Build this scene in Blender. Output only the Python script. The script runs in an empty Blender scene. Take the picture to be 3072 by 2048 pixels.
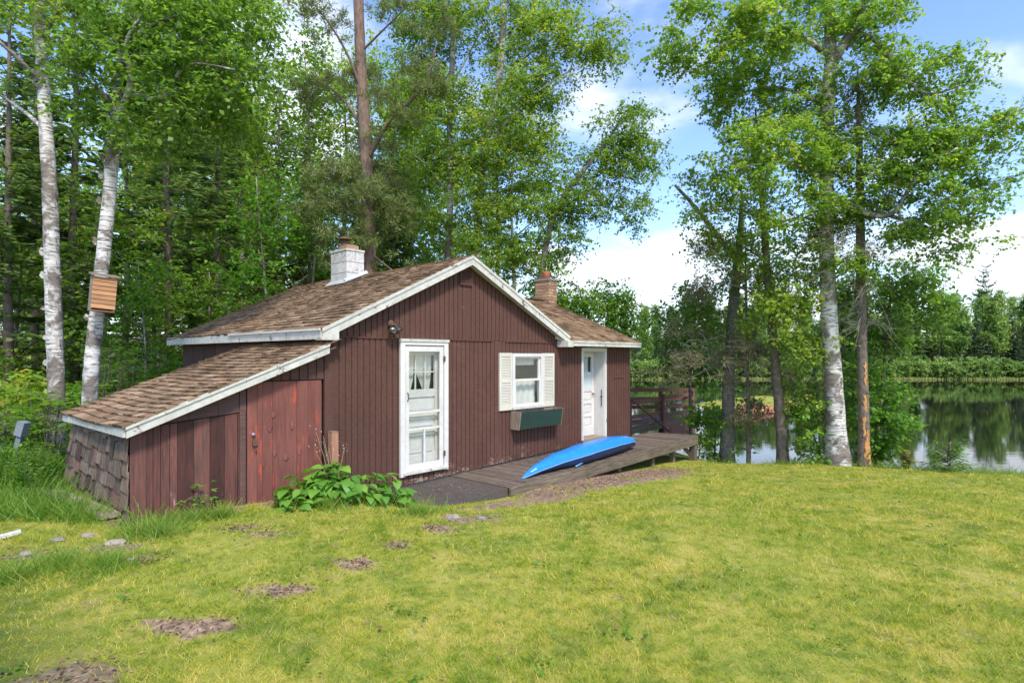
import bpy, math, random
import numpy as np
from mathutils import Vector, Matrix
random.seed(7); RNG = np.random.default_rng(11)
C = bpy.context.scene.collection
R = math.radians

# ------------------------------------------------------------------ camera, light, exposure
F, CX, HY, K, CZ = 1751.0, 1536.0, 1070.0, 3072/2352, 1.9
cam = bpy.data.cameras.new('camera'); co = bpy.data.objects.new('camera', cam); C.objects.link(co)
co.location = (0, 0, CZ); co.rotation_euler = (R(90), 0, 0)
cam.lens = 36*F/3072; cam.sensor_width = 36; cam.shift_y = (HY-1024)/3072; cam.clip_end = 2000; cam.clip_start = .05
S = bpy.context.scene; S.camera = co
SUN_EL, SUN_AZ = 52, 158          # azimuth clockwise from +Y
sd = Vector((math.sin(R(SUN_AZ))*math.cos(R(SUN_EL)), math.cos(R(SUN_AZ))*math.cos(R(SUN_EL)), math.sin(R(SUN_EL))))
W = bpy.data.worlds.new('World'); S.world = W; W.use_nodes = True
wn, wl = W.node_tree.nodes, W.node_tree.links
for n in list(wn): wn.remove(n)
def N(nodes, t, **kw):
    n = nodes.new(t)
    for k, v in kw.items():
        if k.startswith('i_'): n.inputs[k[2:]].default_value = v
        else: setattr(n, k, v)
    return n
out = N(wn, 'ShaderNodeOutputWorld'); bg = N(wn, 'ShaderNodeBackground', i_Strength=.14)
sky = N(wn, 'ShaderNodeTexSky', sky_type='NISHITA'); sky.sun_disc = False
sky.sun_elevation = R(SUN_EL); sky.sun_rotation = R(SUN_AZ); sky.air_density = 1.0; sky.dust_density = .4; sky.ozone_density = 2.5
tc = N(wn, 'ShaderNodeTexCoord'); sx = N(wn, 'ShaderNodeSeparateXYZ'); wl.new(tc.outputs['Generated'], sx.inputs[0])
zc = N(wn, 'ShaderNodeMath', operation='MAXIMUM'); zc.inputs[1].default_value = 0; wl.new(sx.outputs[2], zc.inputs[0])
za = N(wn, 'ShaderNodeMath', operation='ADD'); za.inputs[1].default_value = .22; wl.new(zc.outputs[0], za.inputs[0])
dv = []
for k in (0, 1):
    d = N(wn, 'ShaderNodeMath', operation='DIVIDE'); wl.new(sx.outputs[k], d.inputs[0]); wl.new(za.outputs[0], d.inputs[1]); dv.append(d)
cb = N(wn, 'ShaderNodeCombineXYZ'); wl.new(dv[0].outputs[0], cb.inputs[0]); wl.new(dv[1].outputs[0], cb.inputs[1]); cb.inputs[2].default_value = 3.7
cn = N(wn, 'ShaderNodeTexNoise', i_Scale=1.15, i_Detail=9, i_Roughness=.55, i_Distortion=.25); wl.new(cb.outputs[0], cn.inputs['Vector'])
lo = N(wn, 'ShaderNodeMapRange', clamp=True); wl.new(zc.outputs[0], lo.inputs[0])
for i, v in ((1, .05), (2, .42), (3, .15), (4, -.015)): lo.inputs[i].default_value = v
ad = N(wn, 'ShaderNodeMath', operation='ADD'); wl.new(cn.outputs[0], ad.inputs[0]); wl.new(lo.outputs[0], ad.inputs[1])
cr = N(wn, 'ShaderNodeMapRange', clamp=True, interpolation_type='SMOOTHSTEP'); wl.new(ad.outputs[0], cr.inputs[0])
for i, v in ((1, .54), (2, .70), (3, 0), (4, .93)): cr.inputs[i].default_value = v
mx = N(wn, 'ShaderNodeMix', data_type='RGBA'); wl.new(cr.outputs[0], mx.inputs[0]); hs = N(wn, 'ShaderNodeHueSaturation', i_Saturation=1.1, i_Hue=.510, i_Value=.92); wl.new(sky.outputs[0], hs.inputs['Color']); wl.new(hs.outputs[0], mx.inputs[6])
mx.inputs[7].default_value = (3.5, 3.65, 3.95, 1)
wl.new(mx.outputs[2], bg.inputs[0]); wl.new(bg.outputs[0], out.inputs[0])
sl = bpy.data.lights.new('sun', 'SUN'); sl.energy = 1.8; sl.angle = R(9); sl.color = (1, .95, .87)
so = bpy.data.objects.new('sun', sl); C.objects.link(so); so.rotation_euler = sd.to_track_quat('Z', 'Y').to_euler()
S.view_settings.view_transform = 'Standard'; S.view_settings.look = 'None'; S.view_settings.gamma = 1
S.view_settings.use_curve_mapping = False; S.view_settings.exposure = 1.45
S.render.engine = 'CYCLES'; S.cycles.max_bounces = 8; S.cycles.transparent_max_bounces = 12

# ------------------------------------------------------------------ helpers
def px(dx, Y): return (dx*K-CX)/F*Y
def at(dx, dy, Y): return np.array((px(dx, Y), Y, CZ+(HY-dy*K)/F*Y))
def sstep(a, b, x):
    t = np.clip((x-a)/(b-a), 0, 1); return t*t*(3-2*t)
def crest(X): return 13.4-.1*(X-3)-.85*np.clip(X-7.3, 0, None)
def ground(X, Y):
    X = np.asarray(X, float); Y = np.asarray(Y, float)
    z = .12-sstep(-6, 0, X)*.09*np.clip(Y-6, 0, 8)
    Yc = crest(X); Xc = 4.4-.35*np.clip(Y-14, 0, 9)
    d = np.minimum(Y-Yc, (X-Xc)*.95)
    d = np.clip(d, 0, None); z = z-.34*(np.sqrt(d*d+.35)-.5916)
    lx, ly = w2l(X, Y); z = z-.10*np.exp(-((lx-1.1)/1.25)**4-((ly+.75)/.95)**4)
    z = z+.025*np.sin(1.3*X+.5*Y)*np.sin(.9*Y-.4*X)+.012*np.sin(3.1*X+1)*np.sin(2.7*Y)
    z = np.maximum(z, -3.2)
    z = np.where(Y > 92, np.maximum(z, -2.9+np.clip((Y-96)*.19, 0, 1.9)+np.clip((Y-106)*.22, 0, 8)), z)
    return z
def gz(X, Y): return float(ground(X, Y))
def ong(dx, dy):                    # point of the ground seen there
    a = (dx*K-CX)/F; b = (HY-dy*K)/F; Y = 3.
    for _ in range(60):
        Y = .5*Y+.5*min(60, (gz(a*Y, Y)-CZ)/b)
    return a*Y, Y
def oncrest(dx):
    Y = 12.
    for _ in range(40): Y = .5*Y+.5*float(crest(px(dx, Y)))
    return px(dx, Y), Y
U = Vector((.6778, .7353, 0)); V = Vector((-.7353, .6778, 0)); WANG = math.atan2(.7353, .6778)
ORG = U*4.32+V*7.415
def l2w(x, y, z=0): p = ORG+U*x+V*y; return (p.x, p.y, z)
def w2l(X, Y):
    dx, dy = X-ORG.x, Y-ORG.y
    return dx*U.x+dy*U.y, dx*V.x+dy*V.y

def setp(o, label=None, cat=None, group=None, kind=None):
    if label: o['label'] = label
    if cat: o['category'] = cat
    if group: o['group'] = group
    if kind: o['kind'] = kind
    return o
def link(o, parent=None):
    C.objects.link(o)
    if parent: o.parent = parent
    return o
def thing(name, label, cat, loc=(0, 0, 0), rz=0, group=None):
    o = bpy.data.objects.new(name, None); o.location = loc; o.rotation_euler = (0, 0, rz); o.empty_display_size = .2
    link(o); return setp(o, label, cat, group)
def cottage_thing(name, label, cat, group=None): return thing(name, label, cat, (ORG.x, ORG.y, 0), WANG, group)
def copy_tree(o, parent=None):
    c = o.copy(); link(c, parent)
    for ch in o.children: copy_tree(ch, c)
    return c

class MB:
    def __init__(s): s.v = []; s.f = []
    def add(s, vs, fs):
        b = len(s.v); s.v += [tuple(map(float, p)) for p in vs]; s.f += [tuple(b+i for i in f) for f in fs]; return s
    def box(s, x0, x1, y0, y1, z0, z1):
        return s.add([(x0, y0, z0), (x1, y0, z0), (x1, y1, z0), (x0, y1, z0), (x0, y0, z1), (x1, y0, z1), (x1, y1, z1), (x0, y1, z1)],
                     [(3, 2, 1, 0), (4, 5, 6, 7), (0, 1, 5, 4), (1, 2, 6, 5), (2, 3, 7, 6), (3, 0, 4, 7)])
    def hexa(s, p):                 # 8 points: bottom ring, top ring
        return s.add(p, [(3, 2, 1, 0), (4, 5, 6, 7), (0, 1, 5, 4), (1, 2, 6, 5), (2, 3, 7, 6), (3, 0, 4, 7)])
    def bar(s, a, b, w, h, up=(0, 0, 1)):
        a, b = Vector(a), Vector(b); d = (b-a).normalized(); up = Vector(up)
        sd_ = d.cross(up)
        if sd_.length < 1e-4: sd_ = d.cross(Vector((1, 0, 0)))
        sd_.normalize(); u = sd_.cross(d).normalized(); p = []
        for q in (a, b):
            p.append([q-sd_*w/2-u*h/2, q+sd_*w/2-u*h/2, q+sd_*w/2+u*h/2, q-sd_*w/2+u*h/2])
        return s.add(p[0]+p[1], [(3, 2, 1, 0), (4, 5, 6, 7), (0, 1, 5, 4), (1, 2, 6, 5), (2, 3, 7, 6), (3, 0, 4, 7)])
    def prism(s, poly, d):          # planar polygon extruded by vector d
        n = len(poly); d = Vector(d); top = [Vector(p)+d for p in poly]
        return s.add(list(poly)+top, [tuple(range(n-1, -1, -1)), tuple(range(n, 2*n))]+[(i, (i+1) % n, n+(i+1) % n, n+i) for i in range(n)])
    def tube(s, pts, rad, n=8, cap=True, wob=0):
        pts = [Vector(p) for p in pts]; m = len(pts); rad = [rad]*m if np.isscalar(rad) else rad; vs = []; fs = []
        ref = None
        for i, p in enumerate(pts):
            d = (pts[min(i+1, m-1)]-pts[max(i-1, 0)]).normalized()
            if ref is None: ref = d.orthogonal().normalized()
            ref = (ref-d*ref.dot(d)).normalized(); b = d.cross(ref)
            for k in range(n):
                t = 2*math.pi*k/n; r = rad[i]*(1+(random.uniform(-wob, wob) if wob else 0))
                vs.append(p+(ref*math.cos(t)+b*math.sin(t))*r)
        for i in range(m-1):
            for k in range(n): fs.append((i*n+k, i*n+(k+1) % n, (i+1)*n+(k+1) % n, (i+1)*n+k))
        if cap: fs += [tuple(range(n-1, -1, -1)), tuple((m-1)*n+k for k in range(n))]
        return s.add(vs, fs)
    def lathe(s, prof, c=(0, 0, 0), n=16):
        vs = []; fs = []; m = len(prof)
        for r, z in prof:
            for k in range(n): t = 2*math.pi*k/n; vs.append((c[0]+r*math.cos(t), c[1]+r*math.sin(t), c[2]+z))
        for i in range(m-1):
            for k in range(n): fs.append((i*n+k, i*n+(k+1) % n, (i+1)*n+(k+1) % n, (i+1)*n+k))
        fs += [tuple(range(n-1, -1, -1)), tuple((m-1)*n+k for k in range(n))]
        return s.add(vs, fs)
    def mesh(s, name, mat=None, smooth=False):
        me = bpy.data.meshes.new(name); me.from_pydata(s.v, [], s.f); me.update()
        if mat: me.materials.append(mat)
        if smooth: me.polygons.foreach_set('use_smooth', [True]*len(me.polygons))
        return me
    def build(s, name, mat, parent=None, smooth=False, label=None, kind=None, loc=None):
        o = bpy.data.objects.new(name, s.mesh(name, mat, smooth)); link(o, parent)
        if loc is not None: o.location = loc
        return setp(o, label, kind=kind)
def box(name, mat, parent, *b, **kw): return MB().box(*b).build(name, mat, parent, **kw)

def npmesh(name, verts, k, mat, attrs={}, smooth=False):
    """verts (n*k,3): n faces of k corners, not shared; attrs: face float attributes"""
    n = len(verts)//k; me = bpy.data.meshes.new(name)
    me.vertices.add(n*k); me.vertices.foreach_set('co', np.ascontiguousarray(verts, np.float32).ravel())
    me.loops.add(n*k); me.loops.foreach_set('vertex_index', np.arange(n*k, dtype=np.int32))
    me.polygons.add(n); me.polygons.foreach_set('loop_start', np.arange(0, n*k, k, dtype=np.int32))
    for a, val in attrs.items():
        at_ = me.attributes.new(a, 'FLOAT', 'FACE'); at_.data.foreach_set('value', np.ascontiguousarray(val, np.float32))
    me.update(calc_edges=True)
    if mat: me.materials.append(mat)
    return me
def unit(a): return a/np.maximum(np.linalg.norm(a, axis=1, keepdims=True), 1e-9)
def leaf_verts(P, D, Nn, L, w):
    """kite leaves: base P, axis D, normal Nn, length L, half width w*L"""
    D = unit(D); Sd = unit(np.cross(D, Nn)); Nr = np.cross(Sd, D); L = np.asarray(L)[:, None]
    m = P+D*L*.45
    v = np.stack([P, m+Sd*L*w+Nr*L*.08, P+D*L, m-Sd*L*w+Nr*L*.08], 1)
    return v.reshape(-1, 3)

# ------------------------------------------------------------------ materials
MATS = {}
def ramp(nt, src, stops):
    r = nt.nodes.new('ShaderNodeValToRGB'); e = r.color_ramp.elements
    while len(e) < len(stops): e.new(.5)
    for el, (p, c) in zip(e, stops): el.position = p; el.color = (*c, 1)
    nt.links.new(src, r.inputs[0]); return r.outputs[0]
def base(name, rough=.8, spec=.3):
    m = bpy.data.materials.new(name); m.use_nodes = True; nt = m.node_tree; b = nt.nodes['Principled BSDF']
    b.inputs['Roughness'].default_value = rough; b.inputs['Specular IOR Level'].default_value = spec
    MATS[name] = m; return m, nt, b
def coords(nt, scale=(1, 1, 1), kind='Object', rnd=True):
    t = nt.nodes.new('ShaderNodeTexCoord'); mp = nt.nodes.new('ShaderNodeMapping'); mp.inputs['Scale'].default_value = scale
    nt.links.new(t.outputs[kind], mp.inputs[0])
    if rnd:
        oi = nt.nodes.new('ShaderNodeObjectInfo'); mu = nt.nodes.new('ShaderNodeMath'); mu.operation = 'MULTIPLY'; mu.inputs[1].default_value = 37.
        nt.links.new(oi.outputs['Random'], mu.inputs[0]); nt.links.new(mu.outputs[0], mp.inputs['Location'])
    return mp.outputs[0]
def noise(nt, vec, scale, detail=4, rough=.55, dist=0):
    n = nt.nodes.new('ShaderNodeTexNoise'); n.inputs['Scale'].default_value = scale; n.inputs['Detail'].default_value = detail
    n.inputs['Roughness'].default_value = rough; n.inputs['Distortion'].default_value = dist; nt.links.new(vec, n.inputs['Vector']); return n.outputs[0]
def mix(nt, f, a, b, mode='MIX'):
    m = nt.nodes.new('ShaderNodeMix'); m.data_type = 'RGBA'; m.blend_type = mode
    for i, v in ((0, f), (6, a), (7, b)):
        if isinstance(v, (int, float)): m.inputs[i].default_value = v
        elif isinstance(v, tuple): m.inputs[i].default_value = (*v, 1)
        else: nt.links.new(v, m.inputs[i])
    return m.outputs[2]
def mrange(nt, v, a, b, c=0., d=1.):
    m = nt.nodes.new('ShaderNodeMapRange'); m.clamp = True; nt.links.new(v, m.inputs[0])
    for i, q in ((1, a), (2, b), (3, c), (4, d)): m.inputs[i].default_value = q
    return m.outputs[0]
def math_(nt, op, a, b):
    m = nt.nodes.new('ShaderNodeMath'); m.operation = op
    for i, v in ((0, a), (1, b)):
        if isinstance(v, (int, float)): m.inputs[i].default_value = v
        else: nt.links.new(v, m.inputs[i])
    return m.outputs[0]
def bump(nt, b, h, strength=.3, dist=.01):
    u = nt.nodes.new('ShaderNodeBump'); u.inputs['Strength'].default_value = strength; u.inputs['Distance'].default_value = dist
    nt.links.new(h, u.inputs['Height']); nt.links.new(u.outputs[0], b.inputs['Normal'])
def objvar(nt, col, amt):
    oi = nt.nodes.new('ShaderNodeObjectInfo'); v = mrange(nt, oi.outputs['Random'], 0, 1, 1-amt, 1+amt)
    h = nt.nodes.new('ShaderNodeHueSaturation'); nt.links.new(v, h.inputs['Value']); nt.links.new(col, h.inputs['Color']); return h.outputs[0]

def wood(name, cols, scale=(1, 1, 1), rough=.85, var=.2, peel=None, peel_lo=.6, bs=.4, ns=9, low=None):
    """cols: two tones of the surface, stretched along the grain by scale; peel: colour showing through worn paint"""
    m, nt, b = base(name, rough); vec = coords(nt, scale)
    n1 = noise(nt, vec, ns, 6, .6); c = ramp(nt, n1, [(.3, cols[0]), (.7, cols[1])])
    n2 = noise(nt, coords(nt, (1, 1, 1)), 1.7, 4)
    c = mix(nt, mrange(nt, n2, .35, .7, 0, .5), c, mix(nt, .5, c, (.25, .2, .17), 'MULTIPLY'))
    if peel:
        n3 = noise(nt, vec, ns*1.3, 8, .7); n4 = noise(nt, coords(nt, (1, 1, 1)), 2.3, 3)
        s_ = math_(nt, 'ADD', n3, mrange(nt, n4, .3, .7, -.12, .12))
        if low:
            tcn = nt.nodes.new('ShaderNodeTexCoord'); sp = nt.nodes.new('ShaderNodeSeparateXYZ'); nt.links.new(tcn.outputs['Object'], sp.inputs[0])
            s_ = math_(nt, 'ADD', s_, mrange(nt, sp.outputs[2], low[0], low[1], low[2], 0))
        c = mix(nt, mrange(nt, s_, peel_lo, peel_lo+.06), c, peel)
    if var: c = objvar(nt, c, var)
    nt.links.new(c, b.inputs['Base Color']); bump(nt, b, n1, bs, .006); return m
V_ = (9, 9, .8); H_ = (.8, 9, 9); G_ = (6, 6, 6)
wood('siding', [(.135, .058, .041), (.078, .041, .030)], (3, 3, 9), .8, .06, (.30, .22, .16), .72, .5, 5, low=(-.15, .35, .24))
wood('trim', [(.68, .66, .58), (.50, .475, .40)], (2, 2, 2), .6, .05, (.15, .12, .09), .615, .3, 5)
wood('clean_trim', [(.72, .70, .645), (.64, .615, .56)], (3, 3, 3), .5, .03, (.30, .27, .22), .74, .15, 6)
wood('shutter_paint', [(.70, .66, .55), (.63, .59, .49)], (3, 3, 3), .5, .02)
wood('shed_board', [(.17, .06, .047), (.065, .038, .031)], V_, .8, .55, (.30, .20, .16), .70, .5, 4, low=(.05, .6, .07))
wood('shed_door', [(.25, .088, .065), (.15, .058, .046)], V_, .75, .12, (.40, .075, .042), .60, .5, 3.5)
wood('dark_board', [(.075, .045, .04), (.14, .075, .06)], H_, .85, .2, (.3, .2, .15), .72, .4, 5)
wood('grey_shake', [(.27, .20, .14), (.045, .033, .025)], (16, 16, .8), .9, .5, (.15, .055, .045), .56, .9, 3)
wood('deck_wood', [(.21, .155, .112), (.085, .064, .048)], (9, .8, 9), .9, .25, None, .6, .5, 5)
wood('rim_wood', [(.24, .19, .13), (.085, .068, .045)], H_, .9, .12, None, .6, .6, 4)
wood('rail_wood', [(.27, .115, .08), (.15, .08, .06)], G_, .85, .15, (.25, .2, .17), .7, .4)
wood('bare_wood', [(.34, .27, .2), (.17, .13, .1)], V_, .9, .15, None, .6, .5, 5)
wood('cedar', [(.52, .27, .12), (.34, .17, .085)], H_, .75, .22, (.28, .22, .17), .66, .3, 4)
wood('cedar_grey', [(.34, .29, .21), (.2, .17, .125)], H_, .85, .1)
wood('post_wood', [(.42, .20, .12), (.27, .15, .1)], V_, .85, .1, (.3, .08, .06), .6, .4, 4)
wood('green_paint', [(.030, .062, .042), (.022, .045, .032)], (3, 3, 3), .6, 0, (.45, .42, .36), .76, .2)
wood('block_paint', [(.70, .69, .64), (.52, .50, .45)], (3, 3, 3), .85, .06, (.30, .27, .24), .60, .6, 6)
wood('mortar', [(.34, .31, .28), (.2, .18, .16)], G_, .95, 0)
wood('brick_tan', [(.50, .31, .18), (.36, .22, .14)], G_, .9, .25, (.22, .16, .12), .68, .5)
wood('clay_tile', [(.62, .24, .11), (.48, .18, .09)], G_, .8, .05)
wood('flashing', [(.55, .56, .56), (.36, .37, .37)], G_, .45, 0)
wood('dark_interior', [(.05, .042, .035), (.03, .026, .022)], G_, .95, 0)
wood('tar_pad', [(.13, .105, .085), (.055, .046, .038)], (4, 4, 4), .95, 0, (.30, .23, .16), .66, .8, 12)
wood('stone', [(.40, .35, .28), (.22, .19, .15)], (2, 2, 2), .95, .2, None, .6, .8, 6)
wood('plank', [(.44, .36, .25), (.24, .19, .14)], (.8, 9, 9), .9, .05, None, .6, .5, 4)
wood('white_log', [(.66, .64, .6), (.4, .38, .35)], G_, .9, 0)
wood('grey_metal', [(.25, .28, .31), (.17, .19, .21)], G_, .5, .1)
wood('cloth', [(.74, .72, .64), (.62, .6, .53)], V_, .9, .05, None, .6, .2)

def shingle_mat():
    m, nt, b = base('roof_shingle', .95, .15); vec = coords(nt, (1, 1, 1), rnd=False)
    a = nt.nodes.new('ShaderNodeAttribute'); a.attribute_name = 'rnd'
    c = ramp(nt, a.outputs['Fac'], [(0, (.14, .088, .05)), (.35, (.27, .175, .10)), (.7, (.39, .26, .155)), (1, (.50, .36, .24))])
    n = noise(nt, vec, 1.3, 5, .65); c = mix(nt, mrange(nt, n, .46, .64, 0, .75), c, (.115, .075, .042))
    n2 = noise(nt, vec, 60, 3, .7); c = mix(nt, mrange(nt, n2, .3, .7, 0, .6), c, mix(nt, .6, c, (.3, .25, .2), 'MULTIPLY'))
    n3 = noise(nt, vec, 5, 5, .7); c = mix(nt, mrange(nt, n3, .64, .72, 0, .7), c, (.085, .07, .03))
    nt.links.new(c, b.inputs['Base Color']); bump(nt, b, n2, .5, .006)
shingle_mat()
def plain(name, col, rough=.5, metal=0, spec=.5, coat=0):
    m, nt, b = base(name, rough, spec); b.inputs['Base Color'].default_value = (*col, 1); b.inputs['Metallic'].default_value = metal
    b.inputs['Coat Weight'].default_value = coat
    n = noise(nt, coords(nt), 25, 3); r = mrange(nt, n, .3, .7, rough*.8, min(1, rough*1.25)); nt.links.new(r, b.inputs['Roughness'])
    c = mix(nt, mrange(nt, n, .35, .75, 0, .25), col, tuple(x*.7 for x in col)); nt.links.new(c, b.inputs['Base Color']); return m
plain('black_metal', (.05, .045, .042), .55, .6)
plain('rust_metal', (.14, .08, .05), .8, .3)
plain('steel', (.45, .45, .46), .3, 1)
plain('kayak_shaded_deck', (.008, .03, .10), .4); plain('kayak_seam', (.12, .30, .62), .35)  # first one: hull blue darkened, the underside's shade painted into the colour
plain('emblem_white', (.45, .62, .75), .4)
plain('frost', (.55, .62, .60), .35)
plain('flower', (.75, .66, .60), .8)
plain('dry_stem', (.30, .22, .13), .9)
def kayak_mat():
    m, nt, b = base('kayak_blue', .24, .5); n = noise(nt, coords(nt, (1, 4, 4)), 6, 5)
    c = ramp(nt, n, [(.3, (.014, .20, .66)), (.65, (.02, .235, .72)), (.9, (.05, .28, .72))]); nt.links.new(c, b.inputs['Base Color'])
    nt.links.new(mrange(nt, noise(nt, coords(nt), 30, 4), .3, .7, .22, .42), b.inputs['Roughness'])
kayak_mat()
def glass():
    m = bpy.data.materials.new('glass'); m.use_nodes = True; nt = m.node_tree; MATS['glass'] = m
    for n in list(nt.nodes):
        if n.type != 'OUTPUT_MATERIAL': nt.nodes.remove(n)
    o = nt.nodes['Material Output']; g = nt.nodes.new('ShaderNodeBsdfGlossy'); g.inputs['Roughness'].default_value = .03
    t = nt.nodes.new('ShaderNodeBsdfTransparent'); t.inputs[0].default_value = (.975, .985, .98, 1)
    s = nt.nodes.new('ShaderNodeMixShader')
    lw = nt.nodes.new('ShaderNodeLayerWeight'); fm = math_(nt, 'ADD', math_(nt, 'MULTIPLY', math_(nt, 'POWER', lw.outputs['Facing'], 4.5), .85), .05)
    nt.links.new(fm, s.inputs[0]); nt.links.new(t.outputs[0], s.inputs[1]); nt.links.new(g.outputs[0], s.inputs[2]); nt.links.new(s.outputs[0], o.inputs[0])
glass()
def foliage(name, stops, trans, tmix=.35, rough=.5):
    m, nt, b = base(name, rough, .35); a = nt.nodes.new('ShaderNodeAttribute'); a.attribute_name = 'rnd'
    oi = nt.nodes.new('ShaderNodeObjectInfo')
    f = math_(nt, 'ADD', a.outputs['Fac'], mrange(nt, oi.outputs['Random'], 0, 1, -.2, .2))
    c = ramp(nt, f, stops); nt.links.new(c, b.inputs['Base Color'])
    t = nt.nodes.new('ShaderNodeBsdfTranslucent'); tcx = mix(nt, 1., c, trans, 'MULTIPLY'); nt.links.new(tcx, t.inputs[0])
    s = nt.nodes.new('ShaderNodeMixShader'); s.inputs[0].default_value = tmix
    o = nt.nodes['Material Output']; nt.links.new(b.outputs[0], s.inputs[1]); nt.links.new(t.outputs[0], s.inputs[2]); nt.links.new(s.outputs[0], o.inputs[0]); return m
foliage('birch_leaf', [(0, (.075, .165, .024)), (.5, (.165, .30, .042)), (.87, (.28, .40, .055)), (1, (.45, .44, .08))], (2.1, 1.95, 1.1), .48)
foliage('aspen_leaf', [(0, (.08, .17, .024)), (.5, (.175, .30, .038)), (.87, (.29, .39, .05)), (1, (.43, .41, .08))], (2.1, 1.9, 1.1), .48)
foliage('bright_leaf', [(0, (.055, .14, .012)), (.5, (.11, .26, .02)), (1, (.22, .36, .03))], (1.9, 1.8, 1.2), .4)
foliage('yellow_leaf', [(0, (.16, .22, .02)), (.6, (.30, .34, .04)), (1, (.42, .36, .06))], (1.7, 1.7, 1.2), .4)
foliage('broad_leaf', [(0, (.05, .15, .02)), (.5, (.10, .25, .03)), (1, (.20, .36, .045))], (1.8, 1.8, 1.2), .3, .45)
foliage('spruce_needle', [(0, (.05, .095, .025)), (.5, (.12, .20, .045)), (.85, (.20, .29, .06)), (1, (.30, .22, .1))], (1.7, 1.7, 1.2), .38, .6)
foliage('pine_needle', [(0, (.08, .12, .03)), (.5, (.17, .22, .055)), (1, (.30, .30, .09))], (1.5, 1.5, 1.2), .25, .6)
foliage('dead_needle', [(0, (.10, .11, .04)), (.5, (.20, .20, .075)), (1, (.34, .27, .14))], (1.3, 1.3, 1.2), .2, .7)
foliage('far_leaf', [(0, (.09, .17, .045)), (.5, (.20, .31, .075)), (1, (.33, .42, .10))], (1.9, 1.9, 1.3), .35)
foliage('far_needle', [(0, (.04, .08, .038)), (.5, (.08, .135, .055)), (1, (.14, .19, .075))], (1.5, 1.5, 1.2), .25)
foliage('tall_grass', [(0, (.08, .18, .015)), (.6, (.17, .30, .03)), (1, (.42, .38, .10))], (1.7, 1.7, 1.2), .35)
foliage('reed', [(0, (.20, .25, .05)), (.6, (.34, .36, .10)), (1, (.45, .40, .18))], (1.5, 1.5, 1.2), .3)
foliage('litter', [(0, (.06, .036, .024)), (.5, (.22, .125, .075)), (1, (.44, .29, .17))], (1, 1, 1), .05, .9)

def lawn_colour(nt, vec):
    n1 = noise(nt, vec, .55, 5, .6); n2 = noise(nt, vec, 2.6, 5, .65); n3 = noise(nt, vec, 11, 3, .6)
    c = ramp(nt, n2, [(.34, (.13, .225, .014)), (.44, (.30, .37, .026)), (.54, (.49, .465, .05)), (.66, (.70, .58, .15))])
    c = mix(nt, mrange(nt, n1, .42, .6, 0, .55), c, (.28, .38, .028))
    c = mix(nt, mrange(nt, n3, .5, .68, 0, .6), c, (.58, .47, .13)); return mix(nt, mrange(nt, n3, .36, .5, .55, 0), c, (.10, .19, .018))
def lawn_mats():
    m, nt, b = base('lawn_blade', .75, .06)
    g = nt.nodes.new('ShaderNodeNewGeometry'); c = lawn_colour(nt, g.outputs['Position'])
    a = nt.nodes.new('ShaderNodeAttribute'); a.attribute_name = 'rnd'
    c = mix(nt, mrange(nt, a.outputs['Fac'], .15, .5, .75, 0), c, (.10, .20, .014)); c = mix(nt, mrange(nt, a.outputs['Fac'], .6, .85, 0, .85), c, (.72, .58, .22))
    nt.links.new(c, b.inputs['Base Color'])
    t = nt.nodes.new('ShaderNodeBsdfTranslucent'); tcx = mix(nt, 1., c, (1.5, 1.5, 1.1), 'MULTIPLY'); nt.links.new(tcx, t.inputs[0])
    s = nt.nodes.new('ShaderNodeMixShader'); s.inputs[0].default_value = .35; o = nt.nodes['Material Output']
    nt.links.new(b.outputs[0], s.inputs[1]); nt.links.new(t.outputs[0], s.inputs[2]); nt.links.new(s.outputs[0], o.inputs[0])
    m, nt, b = base('ground', .95, .1)
    g = nt.nodes.new('ShaderNodeNewGeometry'); vec = g.outputs['Position']; c = lawn_colour(nt, vec)
    c = mix(nt, .55, c, (.17, .16, .045))
    nd = noise(nt, vec, 3.3, 6, .65); dirt = ramp(nt, noise(nt, vec, 14, 6, .7), [(.32, (.11, .072, .05)), (.5, (.28, .185, .125)), (.7, (.50, .37, .25))])
    a = nt.nodes.new('ShaderNodeAttribute'); a.attribute_name = 'bare'
    k = mrange(nt, math_(nt, 'ADD', a.outputs['Fac'], mrange(nt, nd, .34, .66, -.5, .5)), .42, .62)
    c = mix(nt, k, c, dirt)
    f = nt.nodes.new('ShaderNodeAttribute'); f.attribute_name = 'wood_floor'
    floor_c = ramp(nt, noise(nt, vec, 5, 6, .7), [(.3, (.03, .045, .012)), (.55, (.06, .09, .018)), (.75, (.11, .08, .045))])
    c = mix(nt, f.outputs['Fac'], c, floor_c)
    nt.links.new(c, b.inputs['Base Color']); bump(nt, b, noise(nt, vec, 30, 4, .7), .8, .02)
lawn_mats()
def clay_mat():
    m, nt, b = base('red_clay', .95, .1); g = nt.nodes.new('ShaderNodeNewGeometry')
    c = ramp(nt, noise(nt, g.outputs['Position'], 1.5, 6, .6), [(.3, (.36, .13, .075)), (.7, (.55, .23, .13))]); nt.links.new(c, b.inputs['Base Color'])
clay_mat()
def water_mat():
    m, nt, b = base('water', .03, .5); b.inputs['Base Color'].default_value = (.012, .013, .008, 1); b.inputs['IOR'].default_value = 1.33
    g = nt.nodes.new('ShaderNodeNewGeometry'); mp = nt.nodes.new('ShaderNodeMapping'); mp.inputs['Scale'].default_value = (.5, 1.6, 1); nt.links.new(g.outputs['Position'], mp.inputs[0])
    n = noise(nt, mp.outputs[0], 1.6, 3, .5); bump(nt, b, n, .10, .02)
water_mat()
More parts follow.
